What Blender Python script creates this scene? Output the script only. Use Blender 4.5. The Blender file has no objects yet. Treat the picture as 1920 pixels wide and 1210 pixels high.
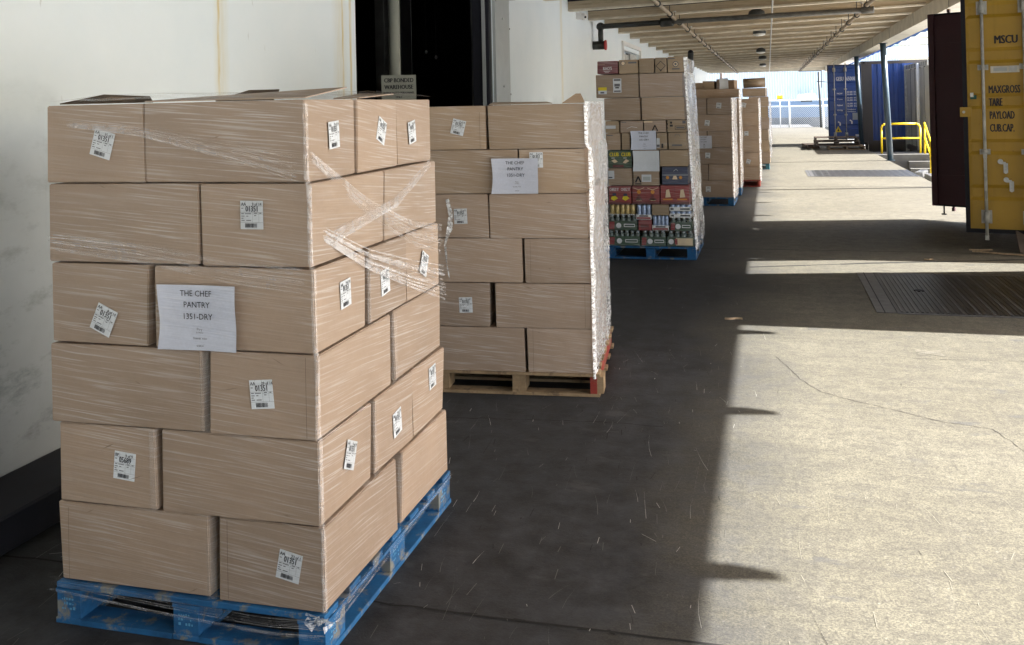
import bpy, bmesh, math, random
from mathutils import Vector, Matrix, noise
random.seed(7)
C = bpy.context.scene
COL = C.collection
R = math.radians

# ---------------------------------------------------------------- camera
YAW, PITCH, ROLL, CAMH, F = 0.2666, -0.0097, -0.0217, 1.7607, 1766.28
fw = Vector((-math.sin(YAW)*math.cos(PITCH), math.cos(YAW)*math.cos(PITCH), -math.sin(PITCH)))
r0 = Vector((math.cos(YAW), math.sin(YAW), 0)); u0 = r0.cross(fw)
rt = math.cos(ROLL)*r0 + math.sin(ROLL)*u0
up = -math.sin(ROLL)*r0 + math.cos(ROLL)*u0
cd = bpy.data.cameras.new('camera'); cam = bpy.data.objects.new('camera', cd); COL.objects.link(cam)
m3 = Matrix((rt, up, -fw)).transposed()
cam.matrix_world = Matrix.Translation((0, 0, CAMH)) @ m3.to_4x4()
cd.sensor_width = 36; cd.lens = F/1920*36; cd.shift_y = -(605-182.16)/1920
cd.clip_start = 0.05; cd.clip_end = 2000
C.camera = cam
# ---------------------------------------------------------------- world, sun, exposure
SUNV = Vector((1, .20, .86)).normalized()
EL = math.asin(SUNV.z); AZ = math.atan2(SUNV.x, SUNV.y)
w = bpy.data.worlds.new('World'); C.world = w; w.use_nodes = True
nt = w.node_tree; nt.nodes.clear()
sky = nt.nodes.new('ShaderNodeTexSky'); sky.sky_type = 'NISHITA'; sky.sun_disc = False
sky.sun_elevation = EL; sky.sun_rotation = AZ; sky.air_density = 1.0; sky.dust_density = 3.5; sky.ozone_density = 1.0
bg = nt.nodes.new('ShaderNodeBackground'); bg.inputs[1].default_value = 0.115
wo = nt.nodes.new('ShaderNodeOutputWorld')
nt.links.new(sky.outputs[0], bg.inputs[0]); nt.links.new(bg.outputs[0], wo.inputs[0])
sl = bpy.data.lights.new('sun', 'SUN'); sl.energy = 5.0; sl.angle = R(0.5); sl.color = (1, .985, .95)
so = bpy.data.objects.new('sun', sl); COL.objects.link(so)
so.rotation_euler = SUNV.to_track_quat('Z', 'Y').to_euler(); so.location = (20, 5, 20)
C.view_settings.view_transform = 'Standard'; C.view_settings.look = 'None'
C.view_settings.gamma = 1; C.view_settings.exposure = 2.38
C.render.engine = 'CYCLES'
C.cycles.max_bounces = 8; C.cycles.diffuse_bounces = 5; C.cycles.transparent_max_bounces = 12

# ---------------------------------------------------------------- materials
class NT:
    def __init__(s, name):
        s.m = bpy.data.materials.new(name); s.m.use_nodes = True; s.t = s.m.node_tree
        s.b = s.t.nodes['Principled BSDF']; s.out = s.t.nodes['Material Output']
    def n(s, typ, **k):
        nd = s.t.nodes.new(typ)
        for a, v in k.items():
            if a.startswith('i_'): nd.inputs[int(a[2:])].default_value = v
            else: setattr(nd, a, v)
        return nd
    def l(s, a, b): s.t.links.new(a, b)
    def pos(s): return s.n('ShaderNodeNewGeometry').outputs['Position']
    def obj(s): return s.n('ShaderNodeTexCoord').outputs['Object']
    def math(s, op, a, b=None, c=None):
        nd = s.n('ShaderNodeMath', operation=op)
        for i, v in enumerate((a, b, c)):
            if v is None: continue
            if isinstance(v, (int, float)): nd.inputs[i].default_value = v
            else: s.l(v, nd.inputs[i])
        return nd.outputs[0]
    def scale(s, vec, sc, loc=(0, 0, 0), rot=(0, 0, 0)):
        mp = s.n('ShaderNodeMapping'); mp.inputs['Scale'].default_value = sc; mp.inputs['Location'].default_value = loc
        mp.inputs['Rotation'].default_value = rot
        s.l(vec, mp.inputs['Vector']); return mp.outputs[0]
    def noise(s, vec, sc, det=4, rough=.55, dist=0):
        nd = s.n('ShaderNodeTexNoise'); nd.inputs['Scale'].default_value = sc; nd.inputs['Detail'].default_value = det
        nd.inputs['Roughness'].default_value = rough; nd.inputs['Distortion'].default_value = dist
        s.l(vec, nd.inputs['Vector']); return nd.outputs[0]
    def ramp(s, f, *st):
        nd = s.n('ShaderNodeValToRGB'); e = nd.color_ramp.elements
        while len(e) < len(st): e.new(.5)
        for i, (p, c) in enumerate(st):
            e[i].position = p; e[i].color = (c, c, c, 1) if isinstance(c, (int, float)) else (*c, 1)
        s.l(f, nd.inputs[0]); return nd.outputs[0]
    def mix(s, f, a, b, bt='MIX'):
        nd = s.n('ShaderNodeMixRGB', blend_type=bt)
        for i, v in enumerate((f, a, b)):
            if isinstance(v, (int, float)): nd.inputs[i].default_value = v if i == 0 else (v, v, v, 1)
            elif isinstance(v, tuple): nd.inputs[i].default_value = (*v, 1)
            else: s.l(v, nd.inputs[i])
        return nd.outputs[0]
    def col(s, v):
        if isinstance(v, tuple): s.b.inputs['Base Color'].default_value = (*v, 1)
        else: s.l(v, s.b.inputs['Base Color'])
    def set(s, k, v):
        if isinstance(v, (int, float)): s.b.inputs[k].default_value = v
        else: s.l(v, s.b.inputs[k])
    def bump(s, h, st=.3, d=.01):
        nd = s.n('ShaderNodeBump'); nd.inputs['Strength'].default_value = st; nd.inputs['Distance'].default_value = d
        s.l(h, nd.inputs['Height']); s.l(nd.outputs[0], s.b.inputs['Normal'])
    def rnd(s): return s.n('ShaderNodeObjectInfo').outputs['Random']

def plain(name, c, rough=.6, metal=0, var=.15, sc=6, bump=0):
    k = NT(name); n = k.noise(k.pos(), sc, 5, .6)
    k.col(k.mix(k.ramp(n, (.3, 0), (.75, 1)), tuple(x*(1-var) for x in c), tuple(min(1, x*(1+var)) for x in c)))
    k.set('Roughness', rough); k.set('Metallic', metal)
    if bump: k.bump(n, bump)
    return k.m

def carton_mat(name, c, film=1.0, bumpy=1.0):
    k = NT(name); P = k.pos()
    sp = k.n('ShaderNodeSeparateXYZ'); k.l(P, sp.inputs[0])
    u = k.math('ADD', sp.outputs[0], sp.outputs[1]); z = sp.outputs[2]
    warp = k.noise(P, 1.1, 1)
    zt = k.math('ADD', k.math('MULTIPLY_ADD', u, .09, z), k.math('MULTIPLY', warp, .04))
    cb = k.n('ShaderNodeCombineXYZ'); k.l(k.math('MULTIPLY', u, 3.2), cb.inputs[0]); k.l(k.math('MULTIPLY', zt, 150), cb.inputs[1])
    st = k.noise(cb.outputs[0], 1, 2, .5)
    cb2 = k.n('ShaderNodeCombineXYZ'); k.l(k.math('MULTIPLY', u, 1.0), cb2.inputs[0]); k.l(k.math('MULTIPLY', zt, 28), cb2.inputs[1])
    st2 = k.noise(cb2.outputs[0], 1, 3, .6)
    cov = k.ramp(k.noise(k.scale(P, (1, 1, 1.6)), 2.3, 2), (.32, .12), (.62, 1))
    fine = k.math('MULTIPLY', k.ramp(st, (.52, 0), (.66, 1)), cov)
    wide = k.ramp(st2, (.52, 0), (.70, 1))
    fac = k.math('MULTIPLY', k.math('MULTIPLY_ADD', fine, .30, k.math('MULTIPLY_ADD', wide, .06, .035)), film)
    # paper fibre, blotches and a little per-box tone
    fib = k.noise(k.scale(P, (1, 1, 1)), 90, 3, .7)
    blot = k.noise(P, 3.0, 4, .6)
    c2 = tuple(x*.86 for x in c)
    base = k.mix(k.ramp(blot, (.3, 0), (.7, 1)), c, c2)
    base = k.mix(.16, base, k.mix(fib, (.16, .11, .07), tuple(min(1, x*1.3) for x in c)))
    tone = k.math('MULTIPLY_ADD', k.rnd(), .26, .83)
    hv = k.n('ShaderNodeHueSaturation'); k.l(base, hv.inputs['Color']); k.l(tone, hv.inputs['Value'])
    k.col(k.mix(fac, hv.outputs[0], (.78, .76, .75)))
    k.set('Roughness', .55); k.set('Coat Weight', k.math('MULTIPLY_ADD', cov, .35*film, .12*film)); k.set('Coat Roughness', .22)
    h = k.math('ADD', k.math('MULTIPLY', st, .6), k.math('MULTIPLY_ADD', blot, 5, k.math('MULTIPLY', st2, .8)))
    k.bump(h, .35*bumpy, .006)
    return k.m

M = {}
M['carton'] = carton_mat('kraft_carton', (.365, .262, .185))
M['carton_warm'] = carton_mat('kraft_carton_warm', (.39, .275, .175))
M['carton_tan'] = carton_mat('kraft_carton_printed', (.385, .275, .16), .7)
M['inner'] = plain('carton_inside', (.24, .17, .11), .9)
M['joint'] = plain('carton_joint_line', (.16, .11, .075), .9)
M['scuff'] = plain('carton_scuff', (.27, .20, .145), .9)
M['flapdark'] = plain('damp_dark_carton_flap', (.10, .072, .05), .9)  # darker colour for the loose flaps at the top left
M['crimson'] = carton_mat('crimson_carton', (.17, .010, .022), 1.0)
M['navy'] = carton_mat('navy_carton', (.02, .035, .09), .7)
M['green'] = carton_mat('green_carton', (.015, .07, .03), 1.1)
M['red'] = carton_mat('red_carton', (.30, .018, .02), 1.0)
M['redd'] = carton_mat('dark_red_carton', (.14, .015, .015), 1.0)
M['greyc'] = carton_mat('grey_carton', (.12, .14, .13), .5)
M['ink'] = plain('black_ink', (.012, .012, .018), .6)
M['greyink'] = plain('grey_ink', (.13, .13, .14), .6)
M['whiteink'] = plain('white_ink', (.75, .75, .75), .6)
M['yellowink'] = plain('yellow_ink', (.75, .6, .03), .6)
M['paper'] = carton_mat('label_paper', (.72, .76, .80), .5)
M['sheetpaper'] = carton_mat('sheet_paper', (.64, .68, .80), .5)
M['cream'] = plain('cream_print', (.75, .6, .4), .5)
M['orange'] = plain('orange_print', (.65, .28, .05), .5)

def wood(name, c, c2, chip=None, sc=1.0):
    k = NT(name); P = k.obj()
    g = k.noise(k.scale(P, (14, 14, 60)), sc, 4, .6); g2 = k.noise(P, 9, 5, .7)
    base = k.mix(g, c, c2)
    if chip: base = k.mix(k.ramp(g2, (.54, 0), (.62, 1)), base, chip)
    base = k.mix(k.math('MULTIPLY', k.ramp(k.noise(P, 4, 5, .7), (.45, 0), (.7, 1)), .6), base, tuple(x*.35 for x in c)); k.col(base); k.set('Roughness', .7); k.bump(k.math('ADD', g, g2), .5, .006); return k.m
M['blue'] = wood('blue_pallet_paint', (.007, .08, .22), (.012, .13, .31), (.20, .20, .18))
M['teal'] = wood('teal_pallet_paint', (.03, .12, .15), (.05, .2, .25), (.10, .14, .14))
M['wood'] = wood('bare_pallet_wood', (.26, .17, .09), (.40, .29, .17), (.18, .12, .07))
M['darkwood'] = wood('old_dark_pallet_wood', (.07, .05, .04), (.14, .10, .075))
M['redwood'] = wood('red_pallet_paint', (.24, .02, .015), (.32, .05, .03), (.2, .12, .08))

def film_mat(name, alpha=.55, c=(.86, .88, .92), sc=(9, 9, 3), rough=.25, bst=1.0, lo=.3):
    k = NT(name); P = k.obj()
    n = k.noise(k.scale(P, sc), 4, 5, .65, 1.2); n2 = k.noise(P, 3, 3)
    k.col(c); k.set('Roughness', rough); k.set('Specular IOR Level', .9); k.set('Coat Weight', .6); k.set('Coat Roughness', .12)
    a = k.math('MULTIPLY', k.ramp(n, (.40, lo), (.57, 1)), alpha)
    a = k.math('ADD', a, k.math('MULTIPLY', k.ramp(n2, (.4, 0), (.7, 1)), .12))
    k.set('Alpha', a); k.bump(n, bst, .02)
    k.set('Subsurface Weight', 0)
    return k.m
M['film'] = film_mat('stretch_film', .62)
M['filmthick'] = film_mat('crumpled_stretch_film', .93, (.97, .975, .985), (5, 5, 12), .18, .45, .20)
M['strand2'] = film_mat('fine_film_strand', .22, (.95, .93, .94), (3, 3, 3), .3)
M['strand'] = film_mat('film_strand', .28, (.95, .94, .95), (3, 3, 3), .3)
M['bridge'] = film_mat('bridging_film', .10, (.85, .82, .80), (3, 3, 55), .2, .5, .15)
M['pleat'] = film_mat('film_pleat', .26, (.90, .86, .84), (6, 6, 6), .2, .5, .2)
M['filmclear'] = film_mat('taut_stretch_film', .30, sc=(2, 2, 60))

# concrete
def concrete():
    k = NT('dock_concrete'); P = k.pos()
    n1 = k.noise(P, .55, 6, .6, .4); n2 = k.noise(P, 7, 6, .7); n3 = k.noise(P, 110, 3, .75)
    n5 = k.noise(P, 34, 4, .8)
    st = k.noise(k.scale(P, (5.5, .7, 1), rot=(0, 0, .25)), 3, 5, .65)
    st2 = k.noise(k.scale(P, (.8, 6, 1), rot=(0, 0, .1)), 2.2, 5, .65)
    base = k.mix(k.ramp(n1, (.35, 0), (.65, 1)), (.145, .132, .096), (.196, .181, .137))
    base = k.mix(k.math('MULTIPLY', k.ramp(n2, (.40, 0), (.62, 1)), .50), base, (.080, .073, .060))
    base = k.mix(k.math('MULTIPLY', k.ramp(st2, (.46, 0), (.70, 1)), .4), base, (.07, .064, .055))
    base = k.mix(k.math('MULTIPLY', k.ramp(st, (.55, 0), (.72, 1)), .3), base, (.21, .195, .16))
    base = k.mix(k.math('MULTIPLY', k.ramp(n5, (.46, 0), (.60, 1)), .46), base, (.044, .041, .036))
    base = k.mix(k.math('MULTIPLY', k.ramp(n3, (.42, 1), (.56, 0)), .6), base, (.040, .037, .033))
    base = k.mix(k.math('MULTIPLY', k.ramp(k.noise(P, 60, 2, .5), (.66, 0), (.74, 1)), .35), base, (.30, .28, .24))
    # dock shade painted into the floor colour along the lane beside the wall
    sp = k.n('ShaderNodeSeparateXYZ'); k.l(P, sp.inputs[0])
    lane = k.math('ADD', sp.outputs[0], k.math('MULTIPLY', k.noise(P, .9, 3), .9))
    shade_mask = k.ramp(k.math('MULTIPLY_ADD', lane, -.4, .35), (.08, 0), (.42, 1))
    base = k.mix(k.math('MULTIPLY', shade_mask, .92), base, k.mix(k.ramp(n2, (.35, 0), (.7, 1)), (.009, .010, .013), (.042, .045, .052)))
    spots = k.ramp(k.noise(k.scale(P, (1, 2.2, 1)), 2.6, 4, .6), (.62, 0), (.70, 1))
    base = k.mix(k.math('MULTIPLY', spots, .6), base, (.06, .06, .062))
    k.col(base)
    k.set('Roughness', k.math('MULTIPLY_ADD', n2, .25, .58)); k.set('Specular IOR Level', .25)
    k.bump(k.math('ADD', k.math('MULTIPLY', n3, .6), k.math('ADD', n5, n2)), .35, .004)
    return k.m
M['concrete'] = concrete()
M['crack'] = plain('crack_dark', (.007, .0065, .006), 1)
M['scratch'] = plain('scratch_pale', (.30, .295, .28), .7)
M['crackfine'] = plain('crack_fine', (.035, .03, .025), 1)
M['scratch3'] = plain('scratch_faint', (.20, .185, .15), .8)
M['scratch2'] = plain('scratch_dim', (.085, .082, .076), .7)
M['concdark'] = plain('grey_concrete', (.13, .127, .12), .9, var=.25, sc=3, bump=.2)
M['yard'] = plain('pale_yard_concrete', (.50, .50, .49), .9, var=.2, sc=.4)

def wallmat():
    k = NT('white_painted_wall'); P = k.pos()
    sp = k.n('ShaderNodeSeparateXYZ'); k.l(P, sp.inputs[0]); y = sp.outputs[1]; z = sp.outputs[2]
    n = k.noise(P, 1.4, 6, .6); n2 = k.noise(P, 14, 5, .7)
    base = k.mix(k.ramp(n, (.3, 0), (.7, 1)), (.76, .84, .88), (.82, .885, .915))
    def line(y0, wd, wob):
        d = k.math('ABSOLUTE', k.math('SUBTRACT', k.math('ADD', y, k.math('MULTIPLY', k.noise(k.scale(P, (0, 0, 1.5)), 2, 2), wob)), y0))
        return k.ramp(k.math('DIVIDE', d, wd), (.2, 1), (1, 0))
    s1 = k.math('MAXIMUM', line(5.30, .025, .06), k.math('MULTIPLY', line(5.33, .10, .06), .35))
    s2 = k.math('MAXIMUM', line(7.10, .03, .05), k.math('MAXIMUM', line(7.24, .03, .03), k.math('MULTIPLY', line(7.05, .16, .05), .3)))
    s3 = k.math('MULTIPLY', line(15.6, .12, .1), .5)
    ss = k.math('MULTIPLY', k.math('MAXIMUM', k.math('MAXIMUM', s1, s2), s3), k.ramp(k.noise(k.scale(P, (1, 8, 1.2)), 3, 3), (.3, .35), (.6, .9)))
    base = k.mix(ss, base, (.66, .54, .24))
    # scuffs and grime low on the wall, plus shade painted into its lower part
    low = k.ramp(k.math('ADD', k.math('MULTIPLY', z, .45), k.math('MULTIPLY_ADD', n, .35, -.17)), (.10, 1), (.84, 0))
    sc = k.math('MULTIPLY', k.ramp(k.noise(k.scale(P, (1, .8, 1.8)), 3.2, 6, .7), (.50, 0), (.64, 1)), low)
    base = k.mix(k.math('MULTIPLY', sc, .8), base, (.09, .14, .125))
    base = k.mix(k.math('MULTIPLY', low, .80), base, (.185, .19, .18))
    mk = k.ramp(k.noise(k.scale(P, (1, 2, .6)), 5, 4, .7), (.68, 0), (.74, 1))
    base = k.mix(k.math('MULTIPLY', mk, .35), base, (.42, .43, .42))
    k.col(base); k.set('Roughness', .62); k.bump(k.math('ADD', n, n2), .3, .006); return k.m
M['wall'] = wallmat()
M['black'] = plain('black_rubber', (.008, .009, .016), .8, var=.3)
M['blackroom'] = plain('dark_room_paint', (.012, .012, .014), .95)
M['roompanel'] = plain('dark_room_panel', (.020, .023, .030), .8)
M['steel'] = plain('grey_frame_steel', (.42, .45, .45), .45, .1, var=.06)
M['steeldark'] = plain('dark_frame_steel', (.05, .055, .055), .5)
M['galv'] = plain('galvanised_steel', (.50, .51, .50), .45, .4, var=.2, sc=20)
M['pipeblack'] = plain('black_iron_pipe', (.035, .037, .035), .5, .3)
M['pipegrey'] = plain('worn_grey_pipe', (.16, .16, .15), .55, .2, var=.4)
M['pipetan'] = plain('painted_sprinkler_pipe', (.30, .24, .17), .6, var=.3)
M['redpaint'] = plain('red_valve_paint', (.4, .03, .03), .5)
M['white'] = plain('white_plastic', (.82, .82, .80), .35, var=.04)
M['whitepaint'] = plain('white_steel_paint', (.46, .46, .43), .5, var=.3, sc=9)
M['roofpaint'] = None
def roofmat():
    k = NT('cream_painted_joist'); P = k.pos()
    n = k.noise(k.scale(P, (.6, 2, 2)), 1.3, 6, .7); n2 = k.noise(k.scale(P, (1, 1, 14)), 2.2, 5, .7)
    base = k.mix(k.ramp(n, (.3, 0), (.68, 1)), (.46, .37, .25), (.62, .53, .39))
    base = k.mix(k.math('MULTIPLY', k.ramp(n2, (.52, 0), (.72, 1)), .65), base, (.17, .125, .08))
    k.col(base); k.set('Roughness', .7); k.bump(n2, .2, .01); return k.m
M['joist'] = roofmat()
M['ventpaint'] = plain('beige_vent_plastic', (.62, .60, .52), .5)
M['lip'] = plain('pale_joist_edge', (.70, .64, .52), .6, var=.25, sc=4)
M['beam'] = plain('cream_beam_paint', (.58, .54, .45), .6, var=.18, sc=3, bump=.1)
M['deck'] = plain('roof_deck_underside', (.20, .155, .10), .8, var=.4, sc=2)
M['bluetail'] = plain('blue_tail_paint', (.03, .09, .26), .5)
M['post'] = plain('blue_grey_post_paint', (.045, .075, .10), .3, .0)
M['yellow'] = plain('yellow_rail_paint', (.85, .60, .01), .4, var=.08)
def contmat(name, c, rust=(.12, .05, .02), amt=.5, rough=.45):
    k = NT(name); P = k.obj()
    n = k.noise(P, 1.7, 6, .65); n2 = k.noise(P, 26, 4, .7); n3 = k.noise(k.scale(P, (7, 7, .5)), 1.5, 5, .7)
    base = k.mix(k.ramp(n, (.3, 0), (.7, 1)), tuple(x*.82 for x in c), c)
    base = k.mix(k.math('MULTIPLY', k.ramp(n2, (.66, 0), (.72, 1)), amt), base, rust)
    base = k.mix(k.math('MULTIPLY', k.ramp(n3, (.55, 0), (.8, 1)), amt*.6), base, tuple(x*.45 for x in c))
    k.col(base); k.set('Roughness', rough); k.bump(k.math('ADD', n, n2), .15, .01); return k.m
M['cyellow'] = contmat('ochre_container_paint', (.44, .265, .022), amt=.6)
M['cmaroon'] = contmat('maroon_container_paint', (.055, .012, .02), amt=.3)
M['cblue'] = contmat('blue_container_paint', (.03, .09, .34), amt=.3, rough=.3)
M['cblued'] = contmat('dark_blue_container_paint', (.012, .03, .10), amt=.5)
M['crust'] = contmat('rusty_frame_paint', (.09, .075, .07), amt=.8)
M['cwhite'] = contmat('dirty_white_container_paint', (.58, .56, .50), (.2, .12, .07), .5)
M['cwood'] = plain('container_floor', (.12, .08, .05), .8)
M['grate'] = plain('leveler_steel', (.055, .055, .06), .42, .6, var=.3, sc=5)
M['gratelight'] = plain('leveler_frame_steel', (.13, .13, .135), .5, .5, var=.25, sc=12)
M['ygreen'] = plain('teal_sticker', (.01, .12, .10), .5)
M['glassjar'] = plain('jar_glass', (.16, .19, .17), .12, var=.4, sc=30)
M['canblue'] = plain('blue_can', (.36, .44, .60), .3, .2, var=.4, sc=40)
M['canyellow'] = plain('cream_can', (.55, .42, .18), .3, .2, var=.4, sc=30)
M['cap'] = plain('metal_cap', (.50, .53, .52), .3, .3)
M['facade'] = None
def facade():
    k = NT('pale_blue_cladding'); P = k.obj()
    n = k.noise(P, .08, 3)
    k.col(k.mix(n, (.50, .58, .65), (.56, .64, .70))); k.set('Roughness', .5); return k.m
M['facade'] = facade()
M['bluebase'] = plain('blue_base_cladding', (.13, .20, .30), .6, var=.2, sc=.2)
M['facadegrey'] = plain('grey_roof_sheet', (.55, .57, .58), .5, var=.1, sc=.3)
M['signgrey'] = plain('sign_face', (.30, .31, .26), .6, var=.08)
M['signyellow'] = plain('yellow_sign_face', (.85, .62, .03), .5)
M['twig'] = plain('splintered_wood', (.33, .24, .15), .8, var=.3, sc=40)
def chain():
    k = NT('chain_link_wire'); P = k.obj(); sp = k.n('ShaderNodeSeparateXYZ'); k.l(P, sp.inputs[0])
    a = k.math('ADD', sp.outputs[0], sp.outputs[2]); b = k.math('SUBTRACT', sp.outputs[0], sp.outputs[2])
    def ln(v): return k.math('LESS_THAN', k.math('ABSOLUTE', k.math('SUBTRACT', k.math('FRACT', k.math('MULTIPLY', v, 8)), .5)), .11)
    k.set('Alpha', k.math('MAXIMUM', ln(a), ln(b))); k.col((.55, .57, .58)); k.set('Roughness', .5); k.set('Metallic', .4); return k.m
M['chain'] = chain()

# ---------------------------------------------------------------- helpers
def tag(o, label=None, cat=None, group=None, kind=None):
    if label: o['label'] = label
    if cat: o['category'] = cat
    if group: o['group'] = group
    if kind: o['kind'] = kind
    return o
def empty(name, loc, rz=0, label=None, cat=None, group=None):
    o = bpy.data.objects.new(name, None); COL.objects.link(o); o.location = loc; o.rotation_euler = (0, 0, rz)
    o.empty_display_size = .1
    return tag(o, label, cat, group)
class MB:
    def __init__(s): s.bm = bmesh.new(); s.mats = []
    def mi(s, m):
        m = M[m] if isinstance(m, str) else m
        if m not in s.mats: s.mats.append(m)
        return s.mats.index(m)
    def face(s, pts, m):
        f = s.bm.faces.new([s.bm.verts.new(p) for p in pts]); f.material_index = s.mi(m); return f
    def box(s, x0, x1, y0, y1, z0, z1, m, T=None):
        i = s.mi(m); v = [Vector((x, y, z)) for z in (z0, z1) for y in (y0, y1) for x in (x0, x1)]
        if T: v = [T @ p for p in v]
        v = [s.bm.verts.new(p) for p in v]
        for q in ((0, 2, 3, 1), (4, 5, 7, 6), (0, 1, 5, 4), (2, 6, 7, 3), (0, 4, 6, 2), (1, 3, 7, 5)):
            s.bm.faces.new([v[a] for a in q]).material_index = i
        return v
    def tube(s, a, b, r, m, n=12, r2=None, smooth=True, cap=True):
        a, b = Vector(a), Vector(b); d = (b-a).normalized(); r2 = r if r2 is None else r2
        x = d.orthogonal().normalized(); y = d.cross(x); i = s.mi(m)
        A = [s.bm.verts.new(a + (x*math.cos(t)+y*math.sin(t))*r) for t in [2*math.pi*k/n for k in range(n)]]
        B = [s.bm.verts.new(b + (x*math.cos(t)+y*math.sin(t))*r2) for t in [2*math.pi*k/n for k in range(n)]]
        for k in range(n):
            f = s.bm.faces.new((A[k], A[(k+1) % n], B[(k+1) % n], B[k])); f.material_index = i; f.smooth = smooth
        if cap:
            s.bm.faces.new(A[::-1]).material_index = i; s.bm.faces.new(B).material_index = i
    def path(s, pts, r, m, n=10):
        for a, b in zip(pts[:-1], pts[1:]): s.tube(a, b, r, m, n)
        for p in pts[1:-1]: s.ball(p, r, m, n)
    def ball(s, c, r, m, n=10, sz=1):
        i = s.mi(m); T = Matrix.Translation(c) @ Matrix.Diagonal((r, r, r*sz, 1))
        res = bmesh.ops.create_uvsphere(s.bm, u_segments=n, v_segments=max(4, n//2), radius=1, matrix=T)
        for v in res['verts']:
            for f in v.link_faces: f.material_index = i; f.smooth = True
    def lathe(s, prof, c, m, n=16):
        i = s.mi(m); rings = []
        for r, z in prof: rings.append([s.bm.verts.new((c[0]+r*math.cos(2*math.pi*k/n), c[1]+r*math.sin(2*math.pi*k/n), c[2]+z)) for k in range(n)])
        for a, b in zip(rings[:-1], rings[1:]):
            for k in range(n):
                f = s.bm.faces.new((a[k], a[(k+1) % n], b[(k+1) % n], b[k])); f.material_index = i; f.smooth = True
        s.bm.faces.new(rings[0][::-1]).material_index = i; s.bm.faces.new(rings[-1]).material_index = i
    def text(s, txt, size, T, m, xs=1.0, align='L', bold=0):
        i = s.mi(m); vs, fs, wd, ht = text_geo(txt)
        off = {'L': 0, 'C': -wd/2, 'R': -wd}[align]
        V = [s.bm.verts.new(T @ Vector(((x+off)*size*xs, y*size, 0))) for x, y in vs]
        for f in fs:
            try: s.bm.faces.new([V[a] for a in f]).material_index = i
            except ValueError: pass
        if bold:
            for dx in (bold, -bold):
                V = [s.bm.verts.new(T @ Vector(((x+off)*size*xs+dx, y*size, .00012 if dx > 0 else .00006))) for x, y in vs]
                for f in fs: s.bm.faces.new([V[a] for a in f]).material_index = i
    def rect(s, T, x0, x1, y0, y1, m, z=0):
        return s.face([T @ Vector((x, y, z)) for x, y in ((x0, y0), (x1, y0), (x1, y1), (x0, y1))], m)
    def build(s, name, parent=None, loc=None, rz=None, bevel=0, **kw):
        me = bpy.data.meshes.new(name)
        if bevel:
            bmesh.ops.bevel(s.bm, geom=[e for e in s.bm.edges], offset=bevel, segments=1, affect='EDGES', clamp_overlap=True)
        bmesh.ops.recalc_face_normals(s.bm, faces=[f for f in s.bm.faces]) if kw.pop('recalc', False) else None
        s.bm.to_mesh(me); s.bm.free()
        for m in s.mats: me.materials.append(m)
        o = bpy.data.objects.new(name, me); COL.objects.link(o); o.parent = parent
        if loc: o.location = loc
        if rz is not None: o.rotation_euler = (0, 0, rz)
        tag(o, kw.get('label'), kw.get('cat'), kw.get('group'), kw.get('kind'))
        return o
_tc = {}
def text_geo(txt):
    if txt in _tc: return _tc[txt]
    cu = bpy.data.curves.new('t', 'FONT'); cu.body = txt; cu.size = 1; cu.resolution_u = 2
    o = bpy.data.objects.new('t', cu); COL.objects.link(o)
    dg = bpy.context.evaluated_depsgraph_get(); me = bpy.data.meshes.new_from_object(o.evaluated_get(dg))
    vs = [(v.co.x, v.co.y) for v in me.vertices]; fs = [tuple(p.vertices) for p in me.polygons]
    bpy.data.objects.remove(o); bpy.data.meshes.remove(me); bpy.data.curves.remove(cu)
    wd = max([v[0] for v in vs] or [0]); ht = max([v[1] for v in vs] or [0])
    _tc[txt] = (vs, fs, wd, ht); return _tc[txt]
def frame(o, x, y, ang=0):
    """matrix with local x,y axes along given world/local vectors"""
    x = Vector(x).normalized(); y = Vector(y).normalized(); z = x.cross(y)
    T = Matrix((x, y, z)).transposed().to_4x4(); T.translation = Vector(o)
    return T @ Matrix.Rotation(ang, 4, 'Z')
FR = ((1, 0, 0), (0, 0, 1))      # a front face (looks to -y)
RF = ((0, 1, 0), (0, 0, 1))      # a right face (looks to +x)

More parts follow.
